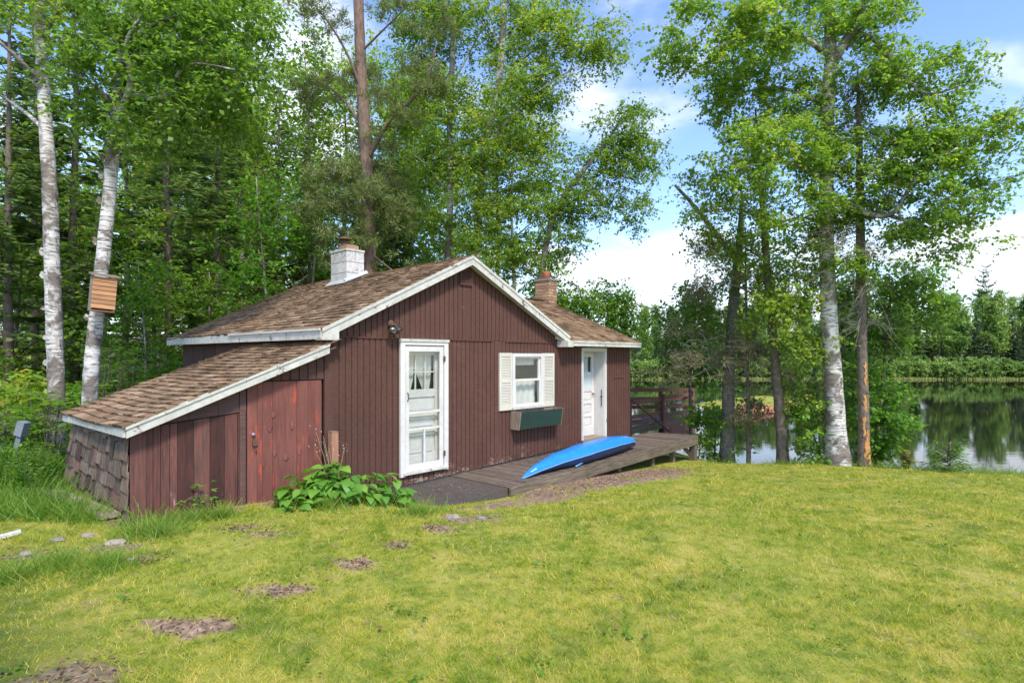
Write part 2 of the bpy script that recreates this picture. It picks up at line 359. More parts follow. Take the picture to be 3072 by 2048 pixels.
def bark(name, white=True):
    m, nt, b = base(name, .85, .2)
    big = noise(nt, coords(nt, (1.2, 1.2, 1.0)), 1.6, 5, .65, .4); fine = noise(nt, coords(nt, (2.2, 2.2, 17)), 2.2, 5, .6); mid = noise(nt, coords(nt, (2, 2, 6)), 2.5, 6, .7)
    if white:
        c = ramp(nt, mid, [(.25, (.42, .39, .34)), (.5, (.60, .57, .52)), (.75, (.76, .74, .69))])
        c = mix(nt, mrange(nt, fine, .53, .58, 0, .9), c, (.10, .08, .066)); c = mix(nt, mrange(nt, big, .475, .55, 0, .92), c, ramp(nt, fine, [(.35, (.045, .038, .033)), (.65, (.26, .21, .165))]))
    nt.links.new(c, b.inputs['Base Color']); bump(nt, b, mid, .6, .015)
bark('birch_bark')
def rough_bark(name, a, bb, sc=(8, 8, 2.0), moss=None):
    m, nt, b = base(name, .95, .1); v = noise(nt, coords(nt, sc), 2.4, 7, .7)
    c = ramp(nt, v, [(.3, a), (.7, bb)]); n = noise(nt, coords(nt), 3, 4)
    if moss: c = mix(nt, mrange(nt, n, .5, .65, 0, .6), c, moss)
    nt.links.new(c, b.inputs['Base Color']); bump(nt, b, v, .9, .03)
rough_bark('pine_bark', (.10, .068, .05), (.32, .22, .165))
rough_bark('spruce_bark', (.09, .068, .052), (.26, .21, .165), (5, 5, 4))
rough_bark('grey_bark', (.10, .085, .07), (.34, .30, .25), (4, 4, 5), (.2, .21, .14))
bark('old_birch_bark', True)
rough_bark('twig', (.09, .07, .05), (.22, .17, .13), (4, 4, 4))
rough_bark('dead_twig', (.22, .18, .14), (.42, .36, .29), (4, 4, 4))
rough_bark('raw_wood', (.45, .19, .06), (.68, .36, .14), (9, 9, 1))
M = MATS

# ------------------------------------------------------------------ ground, water
BARE = [(ong(a, b), r, s) for a, b, r, s in ((435, 1437, .20, 1), (652, 1353, .17, 1), (808, 1295, .17, 1), (910, 1252, .13, .9), (1018, 1213, .2, 1),
        (150, 1558, .22, 1), (250, 1258, .22, .85), (60, 1275, .25, .75), (620, 1222, .2, .7), (545, 1212, .17, .75), (330, 1282, .15, .6), (1075, 1190, .3, .6))]
def bare(X, Y):
    b = np.zeros_like(X)
    for (cx, cy), r, s in BARE:
        ax = 1.45 if r < .3 else 1.7
        d = np.hypot((X-cx)/ax, (Y-cy)); b = np.maximum(b, s*(1-sstep(r*.3, r*1.3, d*(1+.28*np.sin(9*X+4*Y+cx)*np.sin(11*Y-5*X+cy)))))
    lx, ly = w2l(X, Y)
    b = np.maximum(b, (1-sstep(.75, 1.15, np.hypot((lx-4.6)/2.6, (ly+1.75)/.75))))
    b = np.maximum(b, .8*(1-sstep(.8, 1.25, np.hypot((lx-1.9)/1.3, (ly+2.1)/.4))))
    b = np.maximum(b, .7*sstep(-.5, -.15, ly)*(lx > -2.7)*(lx < 1.2)*(ly < .3))
    return b
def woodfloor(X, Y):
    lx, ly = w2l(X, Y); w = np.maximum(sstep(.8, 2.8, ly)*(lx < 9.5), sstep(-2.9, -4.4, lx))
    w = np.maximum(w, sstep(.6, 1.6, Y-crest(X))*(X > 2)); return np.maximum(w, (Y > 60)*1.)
def make_ground():
    xs = np.unique(np.round(np.concatenate([np.linspace(-220, -40, 20), np.linspace(-40, -9, 40), np.arange(-9, 14.01, .11), np.linspace(14, 40, 40), np.linspace(40, 240, 60)]), 3))
    ys = np.unique(np.round(np.concatenate([np.linspace(-40, 1, 22), np.arange(1, 17, .1), np.linspace(17, 30, 30), np.linspace(30, 130, 70), np.linspace(130, 400, 10)]), 3))
    X, Y = np.meshgrid(xs, ys); Z = ground(X, Y); nx, ny = len(xs), len(ys)
    v = np.stack([X, Y, Z], -1).reshape(-1, 3); i = np.arange((nx-1)*(ny-1)); r, c = i//(nx-1), i % (nx-1); a = r*nx+c
    q = np.stack([a, a+1, a+nx+1, a+nx], 1).astype(np.int32)
    me = bpy.data.meshes.new('ground'); me.vertices.add(len(v)); me.vertices.foreach_set('co', v.astype(np.float32).ravel())
    me.loops.add(q.size); me.loops.foreach_set('vertex_index', q.ravel()); me.polygons.add(len(q)); me.polygons.foreach_set('loop_start', np.arange(0, q.size, 4, dtype=np.int32))
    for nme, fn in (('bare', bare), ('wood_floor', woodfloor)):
        at_ = me.attributes.new(nme, 'FLOAT', 'POINT'); at_.data.foreach_set('value', fn(v[:, 0], v[:, 1]).astype(np.float32))
    me.update(calc_edges=True); me.polygons.foreach_set('use_smooth', [True]*len(q)); me.materials.append(M['ground'])
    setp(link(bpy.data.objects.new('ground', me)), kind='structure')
make_ground()
WZ = -2.0
setp(MB().add([(-12, 13.5, WZ), (260, 9, WZ), (260, 125, WZ), (-12, 125, WZ)], [(0, 1, 2, 3)]).build('lake_water', M['water']), kind='structure')
def mound(name, cx, cy, rx, ry, h, mat, zb, n=26):
    mb = MB(); vs = []; fs = []
    for j in range(7):
        t = j/6
        for k in range(n):
            a = 2*math.pi*k/n; r = (1-t**1.6)*(1+.12*math.sin(3*a+1)+.06*math.sin(7*a)); vs.append((cx+rx*r*math.cos(a), cy+ry*r*math.sin(a), zb+h*(t**.7 if t < 1 else 1)))
    for j in range(6):
        for k in range(n): fs.append((j*n+k, j*n+(k+1) % n, (j+1)*n+(k+1) % n, (j+1)*n+k))
    return setp(mb.add(vs, fs).build(name, M[mat], smooth=True), kind='structure')
mound('clay_bank', 17.0, 41.2, 2.1, 1.3, .95, 'red_clay', -2.25)
mound('point_of_land', 20, 46.5, 5.5, 3.4, 1.1, 'ground', -2.3)

# ------------------------------------------------------------------ roof helpers
def shingles(name, O, A, B, Wd, L, parent, e=.14, inside=None, wr=(.10, .20), sag=None, lift=.028):
    O, A, B = Vector(O), Vector(A).normalized(), Vector(B).normalized(); Nn = A.cross(B)
    if Nn.z < 0: Nn = -Nn
    vs = []; rn = []
    def pt(a, b, n):
        p = O+A*a+B*b+Nn*n
        if sag: p.z += sag(a, b)
        return p
    for r_ in range(int(L/e)+1):
        b0 = r_*e; a = random.uniform(-.1, 0)
        while a < Wd:
            w = random.uniform(*wr); a1 = a+w-.006; aa, ab = max(a, -.01), min(a1, Wd+.01); jb = random.uniform(-.006, .006)
            if ab-aa > .02 and (inside is None or inside((aa+ab)/2, b0)):
                lf = lift*random.uniform(.75, 1.3); cu = random.uniform(0, .010)
                p = [pt(aa, b0+jb-.01, 0), pt(ab, b0+jb-.01, 0), pt(ab, b0+jb-.01, lf+cu), pt(aa, b0+jb-.01, lf+random.uniform(0, .008)), pt(ab, b0+e+.03, .006), pt(aa, b0+e+.03, .006)]
                q = random.betavariate(2, 2)
                for f in ((0, 1, 2, 3), (3, 2, 4, 5), (1, 4, 2, 2), (0, 3, 5, 5)):
                    vs.append([p[i] for i in f]); rn.append(q)
            a += w
    me = npmesh(name, np.array(vs, np.float32).reshape(-1, 3), 4, M['roof_shingle'], {'rnd': rn})
    return setp(link(bpy.data.objects.new(name, me), parent), kind='stuff')
GR = .1016
def grooved(x0, x1, zb, zt, parent, yf=0., name='siding_panel', mat='siding', sp=GR, off=0., gw=.010, gd=.016, th=.026):
    pr = [(x0+.001, yf)]; k = math.floor((x0-off)/sp)+1
    while off+k*sp < x1-.02:
        g = off+k*sp
        if g > x0+.02: pr += [(g-gw, yf), (g-gw*.7, yf+gd), (g+gw*.7, yf+gd), (g+gw, yf)]
        k += 1
    pr += [(x1-.001, yf), (x1-.001, yf+th), (x0+.001, yf+th)]
    zb = zb if callable(zb) else (lambda x, z=zb: z); zt = zt if callable(zt) else (lambda x, z=zt: z); n = len(pr)
    vs = [(x, y, zb(x)) for x, y in pr]+[(x, y, zt(x)) for x, y in pr]
    return MB().add(vs, [(i, (i+1) % n, n+(i+1) % n, n+i) for i in range(n)]).build(name, M[mat], parent)

# ------------------------------------------------------------------ cottage
cot = cottage_thing('cottage', 'small dark red-brown cabin with white trimmed gable and brown shingle roof', 'cabin')
RX, RZ, RS = 2.55, 3.63, .478
roofz = lambda x: RZ-RS*abs(x-RX)
base_z = lambda x: -.14+.028*min(x, 5.4)
SEAM = 2.186
fw = box('front_wall', M['dark_interior'], cot, .05, 1.1, .05, .08, 0, 2.2)
for x0, x1, zb, zt in ((0, 1.146, base_z, SEAM-.004), (1.146, 2.123, base_z, .05), (2.123, 3.35, base_z, SEAM-.004), (3.35, 3.72, base_z, SEAM-.004), (3.72, 4.58, base_z, .93),
                       (3.72, 4.58, 1.945, SEAM-.004), (4.58, 5.12, base_z, SEAM-.004), (5.12, 5.92, base_z, 2.22), (6.86, 7.9, base_z, 2.22)):
    grooved(x0, x1, zb, zt, fw)
for x0, x1 in ((0, 1.33), (1.33, RX), (RX, 3.77), (3.77, 5.1)):
    grooved(x0, x1, SEAM, lambda x: roofz(x)-.06, fw, off=.03)
for x0, x1 in ((-.004, 1.14), (2.13, 3.2), (3.55, 5.1)): box('seam_strip', M['siding'], fw, x0, x1, -.016, -.001, SEAM-.012, SEAM+.008)
box('corner_board', M['siding'], fw, -.13, -.003, -.02, .02, -.08, SEAM+.02)
box('sill_board', M['post_wood'], fw, .25, 2.15, -.05, -.001, -.20, -.128)
lw = box('side_wall', M['dark_board'], cot, -.0, .04, .024, 5.9, -.1, 2.2)
for k in range(10): box('wall_board', M['dark_board'], lw, -.022, -.002, .05+k*.585, .05+k*.585+.57, 1.2, 2.19)
box('sill', M['clean_trim'], lw, -.07, -.024, 2.9, 3.9, 1.86, 1.92)
box('back_wall', M['siding'], cot, 0, 7.9, 5.88, 5.92, -.3, 2.3)
MB().prism([(0, 5.88, 2.3), (5.1, 5.88, 2.3), (RX, 5.88, 3.52)], (0, .04, 0)).build('rear_gable', M['siding'], cot)
box('wing_wall', M['siding'], cot, 7.86, 7.898, .024, 5.6, -.4, 2.15)
MB().prism([(7.862, 0, 2.15), (7.862, 5.4, 2.15), (7.862, 2.55, 3.28)], (.034, 0, 0)).build('wing_gable', M['siding'], cot)
box('foundation', M['stone'], cot, .02, 7.88, .05, .12, -.9, -.0)
box('floor', M['dark_interior'], cot, .05, 7.85, .14, 5.87, -.06, -.01)
box('partition', M['dark_interior'], cot, .06, 7.84, 1.3, 1.34, 0, 2.2)
# roof
roof = MB().prism([(RX, -.15, RZ-.075), (-.23, -.15, roofz(-.23)-.07), (-.23, -.15, roofz(-.23)-.12), (RX, -.15, RZ-.125)], (0, 6.25, 0)).prism(
    [(RX, -.15, RZ-.074), (RX, -.15, RZ-.124), (5.30, -.15, roofz(5.30)-.119), (5.30, -.15, roofz(5.30)-.069)], (0, 6.25, 0)).build('roof', M['trim'], cot)
sl_ = math.hypot(1, RS); Lm = 2.80*sl_
sagf = lambda a, b: -.028*math.sin(min(1, a/6.2)*math.pi)*min(1, b/1.5)-.03*max(0, (a-5.3)/.9)
sagf2 = lambda a, b: sagf(6.25-a, b)
shingles('shingle_layer', (-.25, -.17, roofz(-.25)-.02), (0, 1, 0), (1, 0, RS), 6.29, Lm, roof, sag=sagf)
shingles('shingle_layer', (5.32, 6.1, roofz(5.32)-.02), (0, -1, 0), (-1, 0, RS), 6.25, Lm-.03, roof, sag=sagf2)
WR = lambda y: 2.245+.41*(y+.25)
wr_ = MB().hexa([(5.22, -.25, WR(-.25)-.08), (7.93, -.25, WR(-.25)-.08), (7.93, 2.55, WR(2.55)-.08), (3.05, 2.55, WR(2.55)-.08), (5.22, -.25, WR(-.25)-.025), (7.93, -.25, WR(-.25)-.025), (7.93, 2.55, WR(2.55)-.025), (3.05, 2.55, WR(2.55)-.025)]).hexa(
    [(3.05, 2.55, WR(2.55)-.08), (7.93, 2.55, WR(2.55)-.08), (7.93, 5.6, WR(-.5)-.08), (5.22, 5.6, WR(-.5)-.08), (3.05, 2.55, WR(2.55)-.025), (7.93, 2.55, WR(2.55)-.025), (7.93, 5.6, WR(-.5)-.025), (5.22, 5.6, WR(-.5)-.025)]).build('wing_roof', M['trim'], cot)
shingles('shingle_layer', (7.95, -.27, WR(-.27)-.02), (-1, 0, 0), (0, 1, .41), 4.9, 3.06, wr_, inside=lambda a, b: 7.95-a > 5.22-(b/3.06)*2.2)
shingles('shingle_layer', (3.05, 5.6, WR(-.5)-.02), (1, 0, 0), (0, -1, .41), 4.9, 3.3, wr_, inside=lambda a, b: 3.05+a > 5.22-(b/3.3)*2.2)
def rake(x0, x1, y, w, drop, name, par, t=.024, top=-.012, fn=roofz, mat='trim'):
    return MB().prism([(x0, y, fn(x0)+top), (x1, y, fn(x1)+top), (x1, y, fn(x1)+top-w), (x0, y, fn(x0)+top-w)], (0, -t, 0)).build(name, M[mat], par)
rake(-.245, RX-.001, -.15, .15, 0, 'rake_board', roof); rake(RX+.001, 5.27, -.15, .15, 0, 'rake_board', roof)
rake(-.255, RX-.001, -.175, .05, 0, 'rake_trim', roof, .012, .0); rake(RX+.001, 5.29, -.175, .05, 0, 'rake_trim', roof, .012, .0)
box('fascia', M['trim'], roof, -.262, -.232, -.148, 6.1, roofz(-.25)-.15, roofz(-.25)-.005)
box('gutter_strip', M['clean_trim'], roof, -.285, -.263, -.15, 2.9, roofz(-.25)-.03, roofz(-.25)-.002)
MB().prism([(-.262, -.178, 2.13), (.0, -.178, 2.13), (.0, -.178, 2.26), (-.262, -.178, 2.16)], (0, .17, 0)).build('eave_return', M['trim'], roof)
box('eave_return', M['trim'], wr_, 5.08, 5.262, -.285, -.003, 2.10, 2.225)
box('fascia', M['trim'], wr_, 5.263, 7.95, -.276, -.252, WR(-.25)-.125, WR(-.25)-.022)
for k in range(7): box('drip_edge', M['trim'], wr_, 5.28+k*.383, 5.28+k*.383+.375, -.288, -.277, WR(-.25)-.055, WR(-.25)-.012)
MB().prism([(7.93, -.25, WR(-.25)-.02), (7.93, 2.55, WR(2.55)-.02), (7.93, 2.55, WR(2.55)-.13), (7.93, -.25, WR(-.25)-.13)], (.022, 0, 0)).build('rake_board', M['trim'], wr_)
box('soffit', M['trim'], wr_, 5.12, 7.93, -.251, .0, 2.135, 2.145)
# louvred gable vent
vent = MB().box(2.40, 2.425, -.03, -.001, 3.13, 3.40).box(2.655, 2.68, -.03, -.001, 3.13, 3.40).box(2.426, 2.654, -.03, -.001, 3.375, 3.40).box(2.426, 2.654, -.03, -.001, 3.13, 3.152).build('gable_vent', M['siding'], cot)
for k in range(6):
    z = 3.16+k*.036
    MB().hexa([(2.426, -.026, z), (2.654, -.026, z), (2.654, -.004, z+.022), (2.426, -.004, z+.022), (2.426, -.026, z+.008), (2.654, -.026, z+.008), (2.654, -.004, z+.03), (2.426, -.004, z+.03)]).build('louvre', M['siding'], vent)
# floodlight
fl = MB().lathe([(.055, 0), (.06, .012), (.03, .03)], (0, 0, 0), 14)
fl.v = [(x+.97, -.03+(-z)*.9, y+2.40) for x, y, z in fl.v]
fl.tube([(.97, -.04, 2.40), (.94, -.10, 2.38), (.925, -.12, 2.35)], .018, 8).tube([(.97, -.04, 2.40), (1.0, -.10, 2.38), (1.02, -.12, 2.36)], .018, 8)
fl = fl.build('floodlight', M['rust_metal'], cot, smooth=True)
for dx, mt in ((-.055, 'steel'), (.06, 'black_metal')):
    b = MB().lathe([(.02, .09), (.032, .075), (.035, .05), (.055, .02), (.066, -.02), (.06, -.028), (.001, -.03)], (0, 0, 0), 14)
    q = Matrix.Rotation(R(-35 if dx < 0 else -30), 4, 'X') @ Matrix.Rotation(R(15 if dx < 0 else -25), 4, 'Y')
    b.v = [tuple(Vector((.97+dx, -.14, 2.30))+q @ Vector(p)) for p in b.v]; b.build('lamp_bulb', M[mt], fl, smooth=True)
# storm door with the old panelled door behind it
d1 = MB().box(1.146, 1.235, -.035, .02, .03, 2.178).box(2.034, 2.123, -.035, .02, .03, 2.178).box(1.236, 2.033, -.035, .02, 2.088, 2.178).build('door_frame', M['clean_trim'], cot)
box('head_trim', M['trim'], d1, 1.135, 2.134, -.05, -.036, 2.14, 2.182)
box('threshold', M['trim'], d1, 1.2, 2.09, -.06, .10, .055, .095)
MB().box(1.236, 1.248, .021, .12, .096, 2.087).box(2.021, 2.033, .021, .12, .096, 2.087).box(1.249, 2.02, .021, .12, 2.07, 2.087).build('jamb', M['clean_trim'], d1)
X0, X1 = 1.25, 2.02
sdr = MB().box(X0, X0+.07, -.02, .012, .10, 2.066).box(X1-.07, X1, -.02, .012, .10, 2.066).box(X0+.071, X1-.071, -.02, .012, 1.985, 2.066).box(X0+.071, X1-.071, -.02, .012, .10, .20).build('storm_door', M['clean_trim'], cot)
box('door_rail', M['clean_trim'], sdr, X0+.071, X1-.071, -.018, .01, 1.0, 1.035); box('door_rail', M['clean_trim'], sdr, X0+.071, X1-.071, -.018, .01, .735, .768)
box('muntin', M['clean_trim'], sdr, 1.62, 1.648, -.016, .008, .201, .734)
for b in ((X0+.071, X1-.071, 1.036, 1.984), (X0+.071, X1-.071, .769, .999), (X0+.071, 1.619, .201, .734), (1.649, X1-.071, .201, .734)):
    box('pane', M['glass'], sdr, b[0], b[1], -.004, -.001, b[2], b[3])
for z in (.27, 1.83):
    MB().box(2.012, 2.05, -.047, -.036, z, z+.075).tube([(2.026, -.05, z-.01), (2.026, -.05, z+.085)], .007, 6).build('hinge', M['rust_metal'], sdr)
MB().tube([(1.285, -.02, 1.21), (1.285, -.055, 1.23), (1.285, -.055, 1.32), (1.285, -.02, 1.34)], .007, 6).build('handle', M['rust_metal'], sdr)
dY = .085
idr = MB().box(1.25, 1.33, dY, dY+.04, .10, 2.06).box(1.93, 2.02, dY, dY+.04, .10, 2.06).box(1.331, 1.929, dY, dY+.04, 1.93, 2.06).box(1.331, 1.929, dY, dY+.04, 1.25, 1.375).box(1.331, 1.929, dY, dY+.04, .94, 1.0).box(1.331, 1.929, dY, dY+.04, .68, .74).box(1.331, 1.929, dY, dY+.04, .10, .32).build('door', M['clean_trim'], cot)
for z0, z1 in ((1.001, 1.249), (.741, .939), (.321, .679)):
    MB().box(1.332, 1.928, dY+.022, dY+.034, z0, z1).box(1.36, 1.90, dY+.008, dY+.0215, z0+.035, z1-.035).build('door_panel', M['clean_trim'], idr)
for x in (1.525, 1.72): box('muntin', M['clean_trim'], idr, x, x+.02, dY+.006, dY+.03, 1.376, 1.929)
for a, b in ((1.332, 1.524), (1.546, 1.719), (1.741, 1.928)): box('muntin', M['clean_trim'], idr, a, b, dY+.007, dY+.029, 1.645, 1.665)
for a, b in ((1.332, 1.524), (1.546, 1.719), (1.741, 1.928)):
    for z0, z1 in ((1.376, 1.644), (1.666, 1.929)): box('pane', M['glass'], idr, a, b, dY+.017, dY+.02, z0, z1)
MB().lathe([(.028, -.012), (.03, 0), (.012, .012), (.024, .045), (.001, .055)], (0, 0, 0), 12).build('door_knob', M['rust_metal'], idr, smooth=True, loc=(1.29, dY-.001, 1.10)).rotation_euler = (R(90), 0, 0)
def curtain(label, x0, x1, y, z0, z1, left_edge=None, right_edge=None, mat='cloth', n=26):
    mb = MB(); vs = []; m = 8
    for j in range(m+1):
        t = j/m; z = z1+(z0-z1)*t
        for i in range(n+1):
            s = i/n; a = x0+(left_edge(t) if left_edge else 0); b = x1+(right_edge(t) if right_edge else 0)
            vs.append((a+(b-a)*s, y+.010*math.sin(s*26)+.004*math.sin(s*61+j), z))
    fs = [(j*(n+1)+i, j*(n+1)+i+1, (j+1)*(n+1)+i+1, (j+1)*(n+1)+i) for j in range(m) for i in range(n)]
    t = cottage_thing('curtain', label, 'curtain', 'curtains behind the panes'); 
    mb.add(vs, fs).build('cloth', M[mat], t, smooth=True)
cl = lambda t: -.12*max(0, (t-.42)/.58); cl2 = lambda t: .09*max(0, (t-.42)/.58)
curtain('pale cream curtain behind the left panes of the old panelled door', 1.3, 1.575, dY+.075, 1.36, 1.95, None, lambda t: -.02-.06*max(0, (t-.6)/.4))
curtain('pale cream curtain drawn aside behind the right panes of the panelled door', 1.57, 1.93, dY+.085, 1.36, 1.95, lambda t: .17*max(0, (t-.42)/.58), lambda t: -.05*max(0, (t-.5)/.5))
# shuttered window
wf = MB().box(3.70, 3.77, -.04, .06, .955, 1.965).box(4.53, 4.60, -.04, .06, .955, 1.965).box(3.771, 4.529, -.04, .06, 1.90, 1.965).build('window', M['clean_trim'], cot)
box('window_sill', M['trim'], wf, 3.68, 4.62, -.08, .05, .915, .953)
MB().box(3.772, 3.81, -.005, .03, 1.44, 1.898).box(4.49, 4.528, -.005, .03, 1.44, 1.898).box(3.811, 4.489, -.005, .03, 1.862, 1.898).box(3.811, 4.489, -.005, .03, 1.44, 1.47).build('upper_sash', M['clean_trim'], wf)
MB().box(3.772, 3.81, -.03, -.008, .957, 1.482).box(4.49, 4.528, -.03, -.008, .957, 1.482).box(3.811, 4.489, -.03, -.008, 1.44, 1.482).box(3.811, 4.489, -.03, -.008, .957, 1.01).build('lower_sash', M['clean_trim'], wf)
box('pane', M['glass'], wf, 3.811, 4.489, .01, .014, 1.471, 1.861); box('pane', M['glass'], wf, 3.811, 4.489, -.021, -.017, 1.011, 1.439)
curtain('white curtain hung low behind the shuttered window', 3.79, 4.51, .11, .98, 1.43)
curtain('short pale valance at the head of the shuttered window', 3.79, 4.51, .12, 1.74, 1.86)
def shutter(x0, x1):
    sh = MB().box(x0, x0+.045, -.034, -.002, .912, 1.972).box(x1-.045, x1, -.034, -.002, .912, 1.972)
    for z0, z1 in ((.912, 1.01), (1.42, 1.49), (1.905, 1.972)): sh.box(x0+.046, x1-.046, -.034, -.002, z0, z1)
    sh = sh.build('shutter', M['shutter_paint'], cot); lv = MB()
    for z0, z1 in ((1.012, 1.418), (1.492, 1.903)):
        n = 14; s = (z1-z0)/n
        for k in range(n):
            z = z0+k*s
            lv.hexa([(x0+.047, -.030, z), (x1-.047, -.030, z), (x1-.047, -.008, z+s*.75), (x0+.047, -.008, z+s*.75), (x0+.047, -.030, z+.008), (x1-.047, -.030, z+.008), (x1-.047, -.008, z+s*.75+.008), (x0+.047, -.008, z+s*.75+.008)])
    lv.build('louvre_bank', M['shutter_paint'], sh, kind='stuff')
    box('shutter_back', M['dark_interior'], sh, x0+.046, x1-.046, -.005, -.003, 1.012, 1.903)
shutter(3.36, 3.695); shutter(4.605, 4.955)
wbx = MB().hexa([(3.70, -.22, .555), (4.93, -.22, .555), (4.93, -.20, .555), (3.70, -.20, .555), (3.70, -.27, .875), (4.93, -.27, .875), (4.93, -.25, .875), (3.70, -.25, .875)]).build('window_box', M['green_paint'], cot)
for x in (3.68, 4.932): MB().prism([(x, -.265, .885), (x, -.003, .885), (x, -.003, .545), (x, -.215, .545)], (.018, 0, 0)).build('box_end', M['bare_wood'], wbx)
box('box_floor', M['bare_wood'], wbx, 3.70, 4.93, -.199, -.004, .548, .566)
box('box_soil', M['tar_pad'], wbx, 3.70, 4.93, -.235, -.02, .78, .80)
box('box_back', M['bare_wood'], wbx, 3.70, 4.93, -.018, -.003, .567, .90)
for k in range(5): MB().bar((3.75+.2*k, -.19, .81+.01*k), (4.1+.19*k, -.06, .82+.015*(k % 2)), .012, .012).build('dry_stick', M['dry_stem'], wbx)
# deep-set side door of the wing
d2 = MB().box(5.92, 5.965, -.03, .02, .10, 2.098).box(6.80, 6.86, -.03, .02, .10, 2.098).box(5.966, 6.799, -.03, .02, 2.03, 2.098).build('door_frame', M['clean_trim'], cot)
MB().box(5.966, 5.978, .0, .30, .11, 2.029).box(6.787, 6.799, .0, .30, .11, 2.029).box(5.979, 6.786, .0, .30, 2.012, 2.029).build('jamb', M['clean_trim'], d2)
box('threshold', M['bare_wood'], d2, 5.93, 6.85, -.05, .34, .06, .108)
dz = .27
dd = MB().box(5.98, 6.07, dz, dz+.04, .12, 2.01).box(6.69, 6.785, dz, dz+.04, .12, 2.01)
for z0, z1 in ((1.90, 2.01), (1.12, 1.20), (.84, .91), (.55, .62), (.12, .34)): dd.box(6.071, 6.689, dz, dz+.04, z0, z1)
dd = dd.build('door', M['clean_trim'], cot)
for z0, z1 in ((.911, 1.119), (.621, .839), (.341, .549)): MB().box(6.072, 6.688, dz+.02, dz+.035, z0, z1).box(6.10, 6.66, dz+.008, dz+.0195, z0+.03, z1-.03).build('door_panel', M['clean_trim'], dd)
box('pane', M['glass'], dd, 6.071, 6.689, dz+.012, dz+.016, 1.565, 1.899); box('frosted_pane', M['frost'], dd, 6.071, 6.689, dz+.008, dz+.014, 1.201, 1.56)
MB().lathe([(.03, -.01), (.03, 0), (.012, .012), (.027, .045), (.001, .06)], (0, 0, 0), 12).build('door_knob', M['steel'], dd, smooth=True, loc=(6.735, dz-.001, 1.06)).rotation_euler = (R(90), 0, 0)
MB().tube([(6.78, .06, .78), (6.78, .06, 1.16)], .008, 6).box(6.765, 6.786, .045, .075, .98, 1.02).build('door_closer', M['black_metal'], d2)
for z in (.42, 1.72): box('hinge', M['steel'], d2, 6.83, 6.845, -.036, -.031, z, z+.08)
curtain('grey blue curtain behind the upper pane of the side door', 6.05, 6.70, dz+.09, 1.5, 1.92, mat='frost')
MB().bar((7.2, -.012, 1.42), (7.62, -.012, 1.435), .012, .02).build('rusty_bracket', M['rust_metal'], cot)
# white block chimney
chb = MB().box(2.115, 2.495, 3.075, 3.645, 2.9, 4.03).build('block_chimney', M['mortar'], cot)
for r_ in range(4):
    z0, z1 = 3.28+r_*.218-.095, 3.28+r_*.218+.112
    if r_ % 2 == 0: bl = ((2.10, 2.508, 3.06, 3.36), (2.10, 2.508, 3.37, 3.66))
    else: bl = ((2.10, 2.31, 3.06, 3.66), (2.32, 2.508, 3.06, 3.66))
    for b in bl: box('block', M['block_paint'], chb, *b, z0, z1)
box('cap_slab', M['block_paint'], chb, 2.09, 2.52, 3.05, 3.67, 4.06, 4.10)
MB().box(2.16, 2.44, 3.15, 3.50, 4.101, 4.20).build('flue_tile', M['brick_tan'], chb)
hat = MB().tube([(2.24, 3.36, 4.20), (2.24, 3.36, 4.29)], .075, 12).lathe([(.15, 0), (.145, .012), (.06, .055), (.02, .062)], (2.24, 3.36, 4.33), 18)
for a in range(3): hat.bar((2.24+.07*math.cos(a*2.1), 3.36+.07*math.sin(a*2.1), 4.28), (2.24+.09*math.cos(a*2.1), 3.36+.09*math.sin(a*2.1), 4.34), .012, .012)
hat.build('chimney_cap', M['rust_metal'], chb)
MB().hexa([(2.03, 2.98, 3.405), (2.56, 2.98, 3.635), (2.56, 3.05, 3.635), (2.03, 3.05, 3.405), (2.03, 2.99, 3.435), (2.56, 2.99, 3.66), (2.56, 3.055, 3.70), (2.03, 3.055, 3.47)]).hexa(
    [(2.02, 2.98, 3.385), (2.10, 3.05, 3.425), (2.10, 3.7, 3.42), (2.02, 3.75, 3.375), (2.03, 2.98, 3.41), (2.098, 3.05, 3.47), (2.098, 3.7, 3.47), (2.03, 3.75, 3.40)]).build('flashing', M['flashing'], chb)
# tan brick chimney
chk = MB().box(7.725, 8.045, 2.36, 2.81, -.3, 3.93).build('brick_chimney', M['mortar'], cot)
bw = None
for r_ in range(11):
    z = 3.10+r_*.078
    for face in range(2):
        L = .34 if face == 0 else .45; e = [0, L] if False else None; cuts = [0, .11, .225, .34] if face == 0 and r_ % 2 else [0, .17, .34] if face == 0 else [0, .22, .47] if r_ % 2 else [0, .11, .33, .47]
        for a, b in zip(cuts[:-1], cuts[1:]):
            if face == 0: box('brick', M['brick_tan'], chk, 7.715+a+.005, 7.715+b-.005, 2.35-.002+random.uniform(-.004, .003), 2.359, z, z+.066)
            else: box('brick', M['brick_tan'], chk, 7.715-.003+random.uniform(-.004, .003), 7.724, 2.35+a+.005, 2.35+b-.005, z, z+.066)
box('corbel', M['mortar'], chk, 7.69, 8.08, 2.325, 2.845, 3.932, 3.985)
box('flashing', M['flashing'], chk, 7.68, 7.712, 2.32, 2.84, 3.05, 3.24); box('flashing', M['flashing'], chk, 7.713, 8.0, 2.32, 2.344, 3.14, 3.28)
MB().lathe([(.115, 0), (.11, .19), (.115, .2), (.08, .2)], (7.88, 2.58, 3.986), 14).build('flue_tile', M['clay_tile'], chk, smooth=True)

